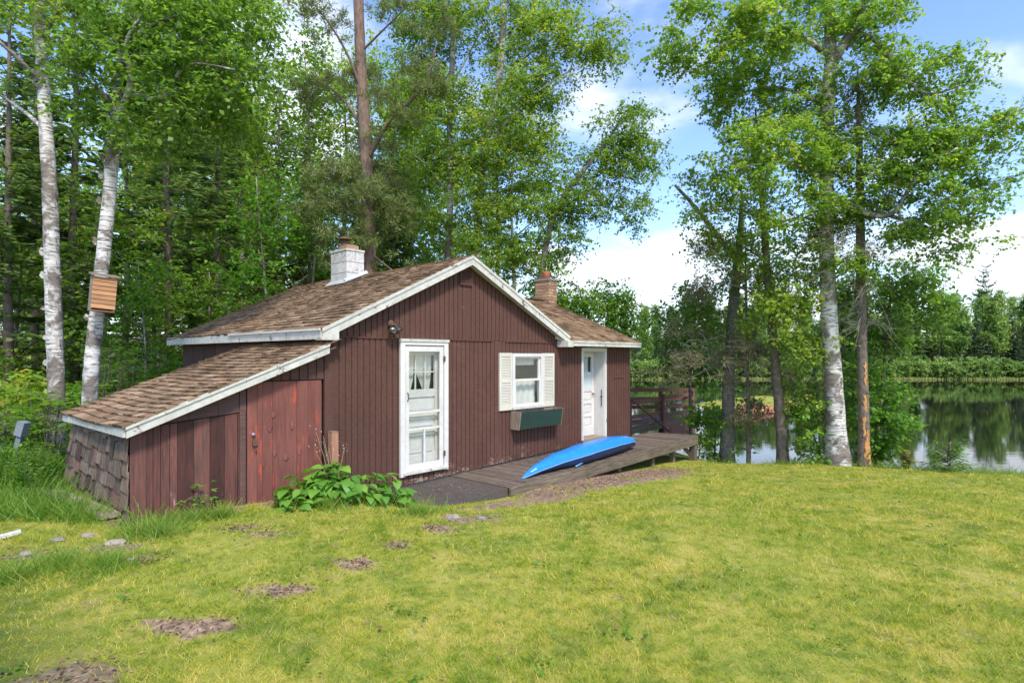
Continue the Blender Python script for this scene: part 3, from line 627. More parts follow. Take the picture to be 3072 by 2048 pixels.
# ------------------------------------------------------------------ lean-to shed
shed = cottage_thing('lean_to_shed', 'low lean-to shed of peeling red boards with sloping shingle roof against the cabin', 'shed')
lz = lambda x: 1.17+.385*(x+2.52)
def wall_x(sx): a = (sx-1536)/1751; Y = 7.415/(.6778-.7353*a); return Y*(.6778*a+.7353)-4.32
zx = lambda q: wall_x(380+.3827*q)
sfw = MB().prism([(-2.44, .03, .02), (-.14, .03, .02), (-.14, .03, 1.9), (-2.44, .03, 1.05)], (0, .02, 0)).build('front_wall', M['dark_interior'], shed)
ed = [zx(q) for q in (20, 148, 205, 263, 335, 395, 525, 650, 765, 868, 925)]
for i, (a, b) in enumerate(zip(ed[:-1], ed[1:])):
    t0, t1 = 1.12+.085*(a+2.2), 1.12+.085*(b+2.2)
    t0, t1 = min(t0, lz(a)-.10), min(t1, lz(b)-.10); y = random.uniform(-.006, .006)-(.012 if i == 0 else 0)
    MB().hexa([(a+.003, y-.012, .0+random.uniform(-.02, .03)), (b-.003, y-.012, random.uniform(-.02, .03)), (b-.003, y+.012, .0), (a+.003, y+.012, .0), (a+.003, y-.012, t0), (b-.003, y-.012, t1), (b-.003, y+.012, t1), (a+.003, y+.012, t0)]).build('board', M['shed_board'], sfw)
for x0, x1, za, zb_ in ((-2.2, -1.2, lambda x: 1.135+.085*(x+2.2), lambda x: min(lz(x)-.12, 1.46)), (-1.62, -1.2, lambda x: 1.475, lambda x: min(lz(x)-.12, 1.7))):
    cuts = np.linspace(x0, x1, 4) if x0 < -2 else [x0, x1]
    for a, b in zip(cuts[:-1], cuts[1:]):
        if zb_((a+b)/2) > za((a+b)/2)+.02:
            MB().hexa([(a+.002, -.014, za(a)), (b-.002, -.014, za(b)), (b-.002, .01, za(b)), (a+.002, .01, za(a)), (a+.002, -.010, max(zb_(a), za(a)+.005)), (b-.002, -.010, zb_(b)), (b-.002, .012, zb_(b)), (a+.002, .012, max(zb_(a), za(a)+.005))]).build('plank', M['dark_board'], sfw)
grooved(-1.19, -.14, 1.595, lambda x: lz(x)-.10, sfw, yf=-.01, mat='siding', sp=.125)
box('corner_post', M['dark_board'], sfw, zx(880), zx(925), -.03, .02, .0, 1.56)
sd_o = MB().box(-1.17, -.19, .008, .025, .06, 1.57).build('door', M['dark_board'], shed)
de = [zx(q) for q in (940, 1018, 1060, 1140, 1240, 1330, 1415, 1465, 1522)]
for a, b in zip(de[:-1], de[1:]):
    y = random.uniform(-.004, .004); MB().box(a+.002, b-.002, y-.016, y+.006, .02+random.uniform(0, .02), 1.578).build('board', M['shed_door'], sd_o)
for (x, z, w, h) in ((-.93, .95, .07, .16), (-.86, .62, .05, .1), (-.72, .55, .08, .09), (-.62, .95, .05, .12), (-1.0, .5, .04, .14), (-.52, .6, .05, .16), (-.88, 1.12, .06, .08)):
    MB().add([(x, -.0235, z), (x+w*.5, -.03, z-h*.1), (x+w*.8, -.04, z+h*.5), (x+w*.3, -.026, z+h), (x-w*.2, -.0235, z+h*.6)], [(0, 1, 2, 3, 4)]).build('paint_flake', M['shed_door'], sd_o)
MB().box(-1.13, -1.07, -.045, -.021, .78, .86).tube([(-1.1, -.05, .75), (-1.1, -.06, .72), (-1.085, -.05, .75)], .008, 6).build('latch', M['rust_metal'], sd_o)
MB().lathe([(.022, 0), (.026, .02), (.001, .03)], (0, 0, 0), 10).build('padlock', M['steel'], sd_o, loc=(-1.12, -.022, .92)).rotation_euler = (R(90), 0, 0)
swl = MB().hexa([(-2.44, .04, .0), (-2.40, .04, .0), (-2.40, 2.75, .0), (-2.50, 3.0, .0), (-2.44, .04, 1.06), (-2.40, .04, 1.06), (-2.40, 2.7, 1.06), (-2.44, 2.7, 1.06)]).build('side_wall', M['dark_interior'], shed)
for r_ in range(6):
    z0 = .02+r_*.185; y = .01+random.uniform(-.04, .0)
    while y < 2.7:
        w = random.uniform(.13, .30); z1 = min(z0+.25, 1.075); sk = .10*(y/2.7)*(1-z0); o_ = -2.478-.02*((r_+1) % 2)*0
        bulge = -.07*(y/2.7)*(1-z0)-random.uniform(0, .022); j = random.uniform(-.035, .03); y1 = min(y+w, 2.78)
        if y1-y > .05:
            ty = lambda yy, z: yy+.32*(yy/2.7)*(.6-z)
            p = [(-2.492+bulge, ty(y, z0)+.004, z0+j), (-2.492+bulge, ty(y1, z0)-.004, z0+j+random.uniform(-.01, .01)), (-2.474+bulge, ty(y1, z0)-.004, z0+j), (-2.474+bulge, ty(y, z0)+.004, z0+j),
                 (-2.470+bulge*.6, ty(y, z1)+.004, z1), (-2.470+bulge*.6, ty(y1, z1)-.004, z1), (-2.462+bulge*.6, ty(y1, z1)-.004, z1), (-2.462+bulge*.6, ty(y, z1)+.004, z1)]
            MB().hexa(p).build('shingle', M['grey_shake'], swl)
        y += w
box('rear_wall', M['dark_board'], shed, -2.45, -.02, 2.70, 2.74, -.1, 1.1)
sro = MB().prism([(-2.52, -.15, lz(-2.52)-.075), (-.03, -.15, lz(-.03)-.075), (-.03, -.15, lz(-.03)-.11), (-2.52, -.15, lz(-2.52)-.11)], (0, 3.0, 0)).build('roof', M['dark_board'], shed)
ssag = lambda a, b: -.05*math.sin(min(1, a/3)*math.pi)*(1-.6*b/2.7)-.05*max(0, (a-2.2)/.8)
shingles('shingle_layer', (-2.56, -.18, lz(-2.56)-.012), (0, 1, 0), (1, 0, .385), 3.06, 2.70, sro, e=.115, sag=ssag, wr=(.14, .22), lift=.032)
rake(-2.53, -.14, -.15, .125, 0, 'rake_board', sro, fn=lz); rake(-2.54, -.14, -.175, .045, 0, 'rake_trim', sro, .014, .004, fn=lz)
MB().hexa([(-2.56, -.15, lz(-2.55)-.12), (-2.532, -.15, lz(-2.55)-.12), (-2.532, 2.85, lz(-2.55)-.16), (-2.56, 2.85, lz(-2.55)-.16), (-2.56, -.15, lz(-2.55)-.01), (-2.532, -.15, lz(-2.55)-.01), (-2.532, 2.85, lz(-2.55)-.08), (-2.56, 2.85, lz(-2.55)-.08)]).build('fascia', M['trim'], sro)

# ------------------------------------------------------------------ walkway pad, boardwalk, rear deck
pd = MB().hexa([(.10, -1.52, -.32), (2.17, -1.38, -.35), (2.17, -.052, -.35), (.10, -.052, -.32), (.12, -1.48, -.135), (2.17, -1.34, -.10), (2.17, -.052, -.10), (.12, -.052, -.13)]).build('path_pad', M['tar_pad'])
pd.location = (ORG.x, ORG.y, 0); pd.rotation_euler = (0, 0, WANG); setp(pd, kind='structure')
bwk = cottage_thing('boardwalk', 'weathered grey plank boardwalk along the front of the cabin', 'boardwalk')
bz = lambda x: -.085+.0135*(x-2.2); by = lambda x: -1.36+.037*(x-2.2); n = 66; bx0 = 2.19; st = (9.08-bx0)/n
for k in range(n):
    a = bx0+k*st; b = a+st-.010; t = random.uniform(-.005, .005); e = random.uniform(-.012, .012); sk = -.28*(k/n)**4
    MB().hexa([(a, by(a)+e, bz(a)-.03), (b, by(b)+e, bz(b)-.03), (b+sk, -.02, bz(b)-.03), (a+sk, -.02, bz(a)-.03), (a, by(a)+e, bz(a)+t), (b, by(b)+e, bz(b)+t), (b+sk, -.02, bz(b)+t), (a+sk, -.02, bz(a)+t)]).build('deck_board', M['deck_wood'], bwk)
for a, b, dz_ in ((2.16, 4.2, -.0), (4.2, 9.1, .0)):
    MB().hexa([(a, by(a)-.06, bz(a)-.20+.05*(a < 3)), (b-.004, by(b)-.06, bz(b)-.215), (b-.004, by(b)-.015, bz(b)-.215), (a, by(a)-.015, bz(a)-.20+.05*(a < 3)), (a, by(a)-.06, bz(a)-.0), (b-.004, by(b)-.06, bz(b)-.0), (b-.004, by(b)-.015, bz(b)-.0), (a, by(a)-.015, bz(a)-.0)]).build('rim_board', M['rim_wood'], bwk)
for x, y in ((5.6, -1.12), (7.0, -1.08), (8.1, -1.0), (9.0, -1.08), (8.75, -.1), (7.0, -.2), (5.4, -.2)):
    w_ = .05 if x < 8.5 else .07; box('post', M['rim_wood'], bwk, x-w_, x+w_, y-w_, y+w_, -1.3, bz(x)-.034)
MB().bar((8.98, -1.02, -.14), (8.65, -.0, -.16), .04, .14).build('end_joist', M['rim_wood'], bwk)
MB().bar((8.6, -1.0, -.2), (9.0, -1.0, -.45), .04, .1).build('brace', M['rim_wood'], bwk)
MB().bar((8.0, -.6, -.36), (9.1, -.35, -.46), .08, .08).build('cross_tie', M['rim_wood'], bwk); MB().bar((8.0, -.3, -.56), (9.2, -.15, -.64), .08, .08).build('cross_tie', M['rim_wood'], bwk)
rdk = cottage_thing('rear_deck', 'red-brown railed deck over the lake behind the right end of the cabin', 'deck')
P1, P2, P3, P4, P5 = (10.35, 1.5), (12.35, 1.52), (14.65, 1.62), (12.9, 3.1), (9.2, 6.2); fz = -.1
poly = [(7.92, 1.5), P1, P2, P3, P4, P5, (7.92, 6.2)]
# boards clipped to the deck outline, running along x
def span(y):
    xs = []
    for (xa, ya), (xb, yb) in zip(poly, poly[1:]+poly[:1]):
        if (ya-y)*(yb-y) < 0: xs.append(xa+(xb-xa)*(y-ya)/(yb-ya))
    return (min(xs), max(xs)) if len(xs) > 1 else None
y = 1.64
while y < 6.1:
    s_ = span(y+.065)
    if s_ and s_[1]-s_[0] > .2: box('deck_board', M['rail_wood'], rdk, s_[0], s_[1], y, y+.13, fz-.035, fz+random.uniform(-.003, .003))
    y += .138
for a, b in ((poly[0], P2), (P2, P3), (P3, P4), (P4, P5)): MB().bar((*a, fz-.13), (*b, fz-.13), .05, .22).build('rim_board', M['rim_wood'] if a == poly[0] else M['rail_wood'], rdk)
def rail_run(a, b, heights, posts, top=.86):
    a, b = Vector((*a, 0)), Vector((*b, 0)); d = (b-a).normalized(); off = Vector((d.y, -d.x, 0))*.06
    for h in heights: MB().bar(a-off+Vector((0, 0, fz+h)), b-off+Vector((0, 0, fz+h)), .035, .12).build('rail', M['rail_wood'], rdk)
    for t in posts:
        p = a+(b-a)*t; box('post', M['rail_wood'], rdk, p.x-.05, p.x+.05, p.y-.05, p.y+.05, -2.6, fz+top)
rail_run(P3, P4, (.30, .58, .88), (0, .5, 1)); rail_run(P4, P5, (.30, .58, .88), (.25, .5, .75, 1))
rail_run(P1, P2, (.66, .24), (0, 1), .84); rail_run(P2, P3, (.72, .40, .14), (.999,), .9)
MB().bar((10.38, 1.42, .66), (12.5, 1.2, -.55), .05, .05).build('brace', M['rail_wood'], rdk)
for k in range(12):
    p = Vector((*P2, 0)).lerp(Vector((*P3, 0)), .02+k*.082); box('skirt_board', M['rail_wood'], rdk, p.x-.085, p.x+.085, p.y-.075, p.y-.052, fz-.80, fz-.24)
wfr = cottage_thing('white_frame', 'white board frame lying flat on the rear deck', 'frame')
for a, b in (((10.3, 2.35), (12.1, 2.2)), ((10.3, 2.85), (12.1, 2.7)), ((10.3, 2.3), (10.3, 2.9)), ((12.1, 2.15), (12.1, 2.75))): MB().bar((*a, fz+.05), (*b, fz+.05), .14, .06).build('frame_board', M['clean_trim'], wfr)

# ------------------------------------------------------------------ kayak
kay = cottage_thing('kayak', 'blue plastic kayak lying upside down on the boardwalk', 'kayak')
def kst(t):
    ax = 2.74+3.78*t; ay = -1.13+.19*t; zd = bz(ax)
    hw = .25*min(1, (t/.45))**.75*min(1, ((1-t)/.22))**.5 if t < .8 else .25*min(1, max(1e-3, (1-t)/.22))**.45
    zs = np.interp(t, [0, .1, .25, .5, .75, .9, 1], [.015, .085, .15, .205, .225, .20, .13])
    hh = np.interp(t, [0, .03, .1, .25, .5, .75, .9, .97, 1], [.012, .05, .095, .122, .125, .115, .10, .07, .01])
    hd = min(zs-.006, np.interp(t, [0, .2, .35, .6, .8, 1], [.01, .08, .16, .19, .16, .08]))
    return ax, ay, zd, max(hw, .004), zs, hh, max(hd, .003)
nt_, na = 40, 15
def shell(kind):
    mb = MB(); vs = []
    for i in range(nt_+1):
        ax, ay, zd, hw, zs, hh, hd = kst(i/nt_)
        for k in range(na+1):
            th = math.pi*k/na; c_, s_ = math.cos(th), math.sin(th); yy = hw*math.copysign(abs(c_)**.75, c_)
            z = zs+hh*abs(s_)**.8 if kind else zs-.012-hd*abs(s_)**.7
            vs.append((ax, ay+yy*(1 if kind else .97), zd+z))
    return mb.add(vs, [(i*(na+1)+k, i*(na+1)+k+1, (i+1)*(na+1)+k+1, (i+1)*(na+1)+k) for i in range(nt_) for k in range(na)])
shell(1).build('hull', M['kayak_blue'], kay, smooth=True); shell(0).build('deck', M['kayak_shaded_deck'], kay, smooth=True)
rim = []
for i in range(nt_+1): ax, ay, zd, hw, zs, hh, hd = kst(i/nt_); rim.append((ax, ay-hw-.004, zd+zs-.006))
MB().tube(rim, .012, 6).build('rub_rail', M['kayak_seam'], kay, smooth=True)
MB().tube([(a, b+.63*math.sin(min(1, i/nt_*1.2)*math.pi)*0+2*kst(i/nt_)[3]+.008, c) for i, (a, b, c) in enumerate(rim)], .012, 6).build('rub_rail', M['kayak_seam'], kay, smooth=True)
MB().tube([(4.0+.13*i, -1.27+.03*i-.02*math.sin(i), bz(4)+.03+.008*i+.02*math.sin(i*.35)) for i in range(10)], .014, 6).build('cockpit_rim', M['kayak_seam'], kay, smooth=True)
def hullp(t, th, o=.004):
    ax, ay, zd, hw, zs, hh, hd = kst(t); c_, s_ = math.cos(th), math.sin(th)
    return (ax-.3*o, ay+hw*math.copysign(abs(c_)**.75, c_)-o, zd+zs+hh*abs(s_)**.8+o*.7)
mb = MB(); g = [[hullp(.05+.035*i/4, math.pi-.45-.45*j/4, .003) for j in range(5)] for i in range(5)]
mb.add([p for r_ in g for p in r_], [(i*5+j, i*5+j+1, (i+1)*5+j+1, (i+1)*5+j) for i in range(4) for j in range(4)]).build('emblem', M['emblem_white'], kay)
for q in range(3): MB().tube([hullp(.056+.012*q+.006*math.sin(k/5*math.pi), math.pi-.5-.35*k/5, .006) for k in range(6)], .004, 5).build('emblem_stroke', M['kayak_blue'], kay)

# ------------------------------------------------------------------ small things by the shed
x, y, _ = l2w(-.08, -.16); pst = thing('wooden_post', 'short square wooden post with flaking red paint at the shed and cabin corner', 'post', (x, y, 0), WANG)
box('shaft', M['post_wood'], pst, -.05, .05, -.05, .05, -.2, .86); MB().prism([(-.052, -.052, .861), (.052, -.052, .861), (.052, -.052, .875), (-.052, -.052, .885)], (0, .104, 0)).build('end_grain', M['bare_wood'], pst)
a, b = ong(95, 1128), ong(255, 1195)
pl = MB().bar((*a, gz(*a)+.05), (*b, gz(*b)+.05), .20, .045).build('plank', M['plank']); setp(pl, 'long weathered plank lying on the ground beside the shingled shed wall', 'plank')
for i, (dx, dy, r, lab) in enumerate(((130, 1243, .085, 'rounded grey stone in the grass left of the shed corner'), (200, 1232, .07, 'pale flat stone nearest the end of the plank'), (265, 1250, .09, 'brownish stone in the bare soil by the shed corner'), (60, 1275, .07, 'small stone half sunk in dry soil at the far left'),
        (305, 1285, .05, 'small whitish flat stone on the lawn edge below the shed'), (1040, 1190, .09, 'flat pale stone in sandy soil right of the tarred pad'), (1105, 1192, .07, 'light stone chip on the sandy strip by the boardwalk start'))):
    X, Y = ong(dx, dy); mb = MB(); vs = []
    for j in range(6):
        for k in range(9):
            th = math.pi*j/5; ph = 2*math.pi*k/9; q = .72*r*random.uniform(.82, 1.12); vs.append((1.5*q*math.sin(th)*math.cos(ph), q*math.sin(th)*math.sin(ph), .6*q*math.cos(th)))
    o = mb.add(vs, [(j*9+k, j*9+(k+1) % 9, (j+1)*9+(k+1) % 9, (j+1)*9+k) for j in range(5) for k in range(9)]).build('stone', M['stone'], loc=(X, Y, gz(X, Y)+.01)); setp(o, lab, 'stone', 'stones around the shed'); o.rotation_euler.z = random.uniform(0, 3)
X, Y = ong(12, 1238); o = MB().tube([(-.14, -.1, .02), (0, 0, .03), (.09, .08, .05)], [.028, .032, .026], 9, wob=.1).build('log', M['white_log'], loc=(X, Y, gz(X, Y))); setp(o, 'short bleached white piece of log in the grass at the left edge', 'log')
p = at(38, 1000, 8.6); gp = thing('winch_stand', 'leaning grey metal post with a boxed head among ferns at the far left', 'metal post', (p[0], p[1], gz(p[0], p[1])))
h = p[2]-gp.location.z
MB().bar((-.14, 0, -.1), (.05, .02, h+.02), .07, .07).build('post', M['grey_metal'], gp); MB().bar((.04, .02, h+.0), (.10, .02, h+.20), .13, .11).build('head', M['grey_metal'], gp)
MB().bar((-.1, .0, h*.55), (-.35, .05, h*.9), .05, .03).build('arm', M['black_metal'], gp); MB().tube([(-.3+.09*math.cos(t), .05, h+.08+.09*math.sin(t)) for t in np.linspace(0, 6.28, 14)], .015, 6).build('wheel', M['black_metal'], gp)

# ------------------------------------------------------------------ vegetation builders
def obj_of(name, me, parent=None, kind=None): return setp(link(bpy.data.objects.new(name, me), parent), kind=kind)
def rvec(n): return unit(RNG.normal(size=(n, 3)))
SPRIG = []
def leaf_cloud(name, centres, spread, per, size, mat, droop=.3, flat=.75, w=.36, sprays=4):
    """leaves set along a few thin drooping sprays round each cluster centre"""
    centres = np.asarray(centres); m = len(centres); k = m*sprays; c = np.repeat(centres, sprays, 0)
    sp = float(np.mean(spread)); d = rvec(k); d[:, 2] = d[:, 2]*.55-droop*.55; d = unit(d); ls = sp*2.3*RNG.uniform(.5, 1.25, k)
    o = c+RNG.normal(size=(k, 3))*sp*.38; nl = max(2, int(per/sprays)); t = np.tile((np.arange(nl)+.5)/nl, k)+RNG.uniform(-.5, .5, k*nl)/nl
    sag = np.zeros((k*nl, 3)); sag[:, 2] = -droop*.5*t*t*np.repeat(ls, nl)
    P = np.repeat(o, nl, 0)+np.repeat(d*ls[:, None], nl, 0)*t[:, None]+sag+RNG.normal(size=(k*nl, 3))*sp*.11; n = len(P)
    D = np.repeat(d, nl, 0)*.45+rvec(n)*.9; D[:, 2] = D[:, 2]*.6-droop; Nn = rvec(n)*(1-flat)+np.array((0, 0, flat)); Nn += rvec(n)*.38
    L = size*RNG.uniform(.45, 1.3, n); q = np.clip(RNG.normal(.5, .17, n)+np.repeat(RNG.normal(0, .13, m), sprays*nl), 0, 1)
    e = o+d*ls[:, None]; e[:, 2] -= droop*.5*ls; SPRIG[:] = [o, e-o, np.linalg.norm(e-o, axis=1)]
    return npmesh(name, leaf_verts(P, D, Nn, L, w), 4, M[mat], {'rnd': q})
def twigs(mb, nodes, centres, r0=.010, n=3, sag=.08):
    """join every cluster to the nearest point of the growing skeleton with a thin curved twig"""
    nodes = [np.asarray(p, float) for p in nodes]; arr = np.zeros((len(nodes)+len(centres)*3, 3)); arr[:len(nodes)] = nodes; m = len(nodes)
    base_ = arr[:m].copy(); order = np.argsort([np.min(np.linalg.norm(base_-c, axis=1)) for c in centres])
    for i in order:
        c = np.asarray(centres[i]); d = np.linalg.norm(arr[:m]-c, axis=1)+1.2*np.clip(arr[:m, 2]-c[2]-.1, 0, None); a = arr[int(np.argmin(d))].copy(); L = np.linalg.norm(c-a)
        if L < .05: continue
        j = RNG.normal(size=(2, 3))*L*.06; p1 = a+(c-a)*.38+j[0]+np.array((0, 0, sag*L)); p2 = a+(c-a)*.72+j[1]+np.array((0, 0, sag*L*.8))
        r = r0*(.5+min(1.6, L*.7)); mb.tube([a, p1, p2, c], [r, r*.75, r*.5, r*.2], n, cap=False)
        arr[m], arr[m+1], arr[m+2] = p1, p2, c; m += 3
def ell(c, r, n, shell_=.35):
    d = rvec(n); q = RNG.uniform(0, 1, n)**shell_; return np.asarray(c)+d*q[:, None]*np.asarray(r)
def blobs(Y, spec):
    """spec rows: x y rx ry (px of the wide view), depth offset, depth radius, clusters"""
    out_ = []
    for x, y, rx, ry, dy, ry_, n in spec:
        k = K/F*(Y+dy); m = max(2, n//5); sub = ell(at(x, y, Y+dy), (rx*k*.93, ry_, ry*k*.93), m); i = RNG.integers(0, m, n); out_.append(sub[i]+RNG.normal(size=(n, 3))*np.array((.20, .20, .11))*(Y/14))
    return np.concatenate(out_)
def dense(pts, k=6):
    pts = [np.asarray(p) for p in pts]; return [a+(b-a)*t for a, b in zip(pts[:-1], pts[1:]) for t in np.linspace(0, 1, k, endpoint=False)]+[pts[-1]]
def smooth_line(pts, k=5):
    pts = [np.asarray(p, float) for p in pts]; P = [2*pts[0]-pts[1]]+pts+[2*pts[-1]-pts[-2]]; o = []
    for i in range(1, len(P)-2):
        for t in np.linspace(0, 1, k, endpoint=False):
            a, b, c, d = P[i-1:i+3]; o.append(.5*((2*b)+(c-a)*t+(2*a-5*b+4*c-d)*t*t+(3*b-a-3*c+d)*t**3))
    return o+[pts[-1]]
def px_tree(name, label, Y, trunk, rad, limbs, spec, per, size, spread, bark_, leaf, group=None, cat='tree', droop=.35, twig_r=.011, bare=0, tw='twig', w=.36, flare=1.35):
    """a tree that stands at depth Y; trunk and limbs are given along their course in the view, each limb may lean in depth"""
    tp = [at(a, b, Y) for a, b in trunk]; b0 = tp[0]; g = gz(b0[0], b0[1]); base_ = np.array((b0[0], b0[1], g-.15))
    t = thing(name, label, cat, (b0[0], b0[1], g), 0, group); o3 = np.array((b0[0], b0[1], g))
    line = smooth_line([base_]+[p for p in tp if p[2] > g+.15]); n = len(line)
    rr = np.interp(np.linspace(0, 1, n), np.linspace(0, 1, len(rad)), rad); rr[:3] *= np.linspace(flare, 1.05, 3)
    MB().tube([p-o3 for p in line], list(rr), 14, wob=.05).build('trunk', M[bark_], t, smooth=True)
    nodes = dense(line[n//4:], 3)
    for lm in limbs:
        r0, r1, pts = lm; L = smooth_line([at(a, b, Y+dy) for a, b, dy in pts]); m = len(L)
        MB().tube([p-o3 for p in L], list(np.linspace(r0, r1, m)), 9, wob=.05).build('limb', M[bark_], t, smooth=True); nodes += dense(L[1:], 3)
    if spec:
        cen = blobs(Y, spec); mb = MB(); twigs(mb, [p-o3 for p in nodes], [c-o3 for c in cen], twig_r)
        mb.build('twig_spray', M[tw], t, kind='stuff')
        if per:
            obj_of('crown', leaf_cloud('crown', cen-o3, spread, per, size, leaf, droop, w=w), t, 'stuff')
            obj_of('sprig', npmesh('sprig', strips(SPRIG[0], SPRIG[1], SPRIG[2], .0035, rvec(len(SPRIG[0]))), 4, M[tw]), t, 'stuff')
    return t
def strips(P, D, L, w, Nn): # long narrow needle twigs
    D = unit(D); Sd = unit(np.cross(D, Nn)); L = np.asarray(L)[:, None]
    return np.stack([P-Sd*w*.6, P+D*L*.6-Sd*w, P+D*L, P+D*L*.6+Sd*w], 1).reshape(-1, 3)
def conifer(name, H, z0, rmax, whorl, nb, bark_, needle, droop=.35, dens=1., tw=.032, tip=.9, r0=.11, dead=.0, seed=0):
    """returns meshes (trunk, branches, foliage) of a conifer standing at the origin"""
    rng = np.random.default_rng(seed); tr = MB().tube([(0.03*math.sin(z*.7+seed), .03*math.cos(z*.9+seed), z) for z in np.linspace(-.15, H, 14)], list(np.linspace(r0*1.15, .012, 14)), 10, wob=.05)
    br = MB(); P, D, L, Nn, Wd = [], [], [], [], []
    z = z0
    while z < H-.15:
        f = (z-z0)/(H-z0); rl = rmax*(1-f)**tip*min(1, .55+f*3)
        for k in range(nb):
            a = rng.uniform(0, 2*math.pi); l = rl*rng.uniform(.6, 1.12)+.10; up = .55*f-droop*(1-f); zz = z+rng.uniform(-.12, .12)
            d = np.array((math.cos(a), math.sin(a), 0)); pts = []
            for s in (0, .35, .7, 1): pts.append(d*l*s+np.array((0, 0, zz+up*l*s+.22*l*s*s*(1 if f < .8 else .3))))
            br.tube(pts, [.010+.006*l, .008+.004*l, .006, .003], 3, cap=False)
            isdead = rng.uniform() < dead*(1-f)**2
            sd_ = np.array((-d[1], d[0], 0)); m = int(max(4, l/.085*dens))
            for s in np.linspace(.12 if f > .3 else .3, 1, m):
                p = pts[0]+(pts[3]-pts[0])*s; p[2] = np.interp(s, [0, .35, .7, 1], [q[2] for q in pts])
                for sg in (-1, 1):
                    if isdead and rng.uniform() < .75: continue
                    ll = (.30*l*(1-s*.75)+.12)*rng.uniform(.6, 1.2); dr = d*rng.uniform(.5, .95)+sd_*sg*rng.uniform(.5, 1)+np.array((0, 0, rng.uniform(-.35, .1)))
                    P.append(p); D.append(dr); L.append(ll); Nn.append(np.array((0, 0, 1.))+rng.normal(size=3)*.45)
                    if ll > .28:
                        for u in (.4, .7):
                            P.append(p+dr/np.linalg.norm(dr)*ll*u); D.append(dr+sd_*rng.normal()*.9+d*.3); L.append(ll*.45); Nn.append(np.array((0, 0, 1.))+rng.normal(size=3)*.6)
        z += whorl*rng.uniform(.8, 1.2)
    P, D, Nn = np.array(P), np.array(D), np.array(Nn)
    fo = npmesh('crown', strips(P, D, np.array(L), tw, Nn), 4, M[needle], {'rnd': np.clip(rng.normal(.5, .2, len(P)), 0, 1)})
    return tr.mesh('trunk', M[bark_], True), br.mesh('branch_spray', M['twig']), fo
def broadleaf(H, z0, rx, nclus, per, size, spread, bark_, leaf, r0=.12, seed=0, top=1.0, lean=0., twig_=True):
    rng = np.random.default_rng(seed); n = 12
    line = [np.array((lean*z/H*H*.1+.10*math.sin(z*.55+seed)*z/H*2, .10*math.cos(z*.5+seed*2)*z/H*2, z)) for z in np.linspace(-.15, H*.97, n)]
    tr = MB().tube(line, list(np.linspace(r0*1.1, .015, n)), 10, wob=.05); br = MB(); nodes = dense(line[n//3:], 4)
    for k in range(9):
        z = rng.uniform(max(z0, H*.3), H*.88); a = rng.uniform(0, 6.28); b = line[int(min(n-1, max(0, round(z/H*(n-1)))))]; l = rx*rng.uniform(.5, .95)*(1.2-.7*z/H)
        e = b+np.array((math.cos(a)*l, math.sin(a)*l, l*rng.uniform(.5, 1.1))); m_ = (b+e)/2+rng.normal(size=3)*.12
        L = smooth_line([b, m_, e], 4); br.tube(L, list(np.linspace(r0*.32, .012, len(L))), 5, cap=False); nodes += dense(L, 2)
    cen = []
    lob = [(np.array((math.cos(a)*rx*q, math.sin(a)*rx*q, z)), s) for a, q, z, s in zip(rng.uniform(0, 6.28, 13), rng.uniform(.1, .75, 13), np.linspace(z0+.1*(H-z0), H*.94, 13), rng.uniform(.34, .6, 13))]
    for i in range(nclus):
        c_, s = lob[rng.integers(13)]; f = np.clip((c_[2]-z0)/(H-z0), 0, 1); env = 1.1-.75*max(0, f-.45)/.55
        d = rng.normal(size=3); d /= np.linalg.norm(d); cen.append(c_*np.array((env, env, 1))+d*rng.uniform(.2, 1)**.5*rx*s*np.array((1, 1, .95)))
    cen = np.array(cen)
    if twig_: twigs(br, nodes, cen, .009)
    return tr.mesh('trunk', M[bark_], True), br.mesh('branch_spray', M['twig']), leaf_cloud('crown', cen, spread, per, size, leaf)
def stand(name, meshes, label, X, Y, s=1., rz=None, group=None, cat='tree', dz=0, sz=None):
    t = thing(name, label, cat, (X, Y, gz(X, Y)+dz), random.uniform(0, 6.28) if rz is None else rz, group); t.scale = (s, s, sz or s)
    obj_of('trunk', meshes[0], t)
    if meshes[1]: obj_of('branch_spray', meshes[1], t, 'stuff')
    obj_of('crown', meshes[2], t, 'stuff'); return t

# ------------------------------------------------------------------ hero trees on the left
px_tree('birch', 'tall white birch at the far left with dark scarred knots and peeling curls of bark', 10.2, [(128, 1070), (130, 950), (128, 850), (123, 700), (118, 550), (114, 420), (106, 300), (100, 200), (93, 80), (86, -60), (80, -260), (78, -420)],
    [.145, .13, .122, .113, .10, .088, .078, .06], [(.055, .02, [(100, 205, 0), (70, 165, -.3), (30, 125, -.5), (-20, 80, -.7)]), (.04, .015, [(104, 300, 0), (60, 260, .3), (10, 225, .5), (-40, 190, .6)]), (.05, .015, [(92, 90, 0), (140, 20, -.4), (200, -50, -.6)]), (.05, .015, [(90, 40, 0), (40, -40, .3), (-20, -120, .5)])],
    [(60, -60, 150, 90, 0, 1.2, 70), (20, 40, 50, 50, -.4, .5, 10), (150, 20, 60, 60, -.4, .6, 20), (80, -260, 200, 150, .3, 1.5, 60)], 34, .085, .19, 'birch_bark', 'birch_leaf')
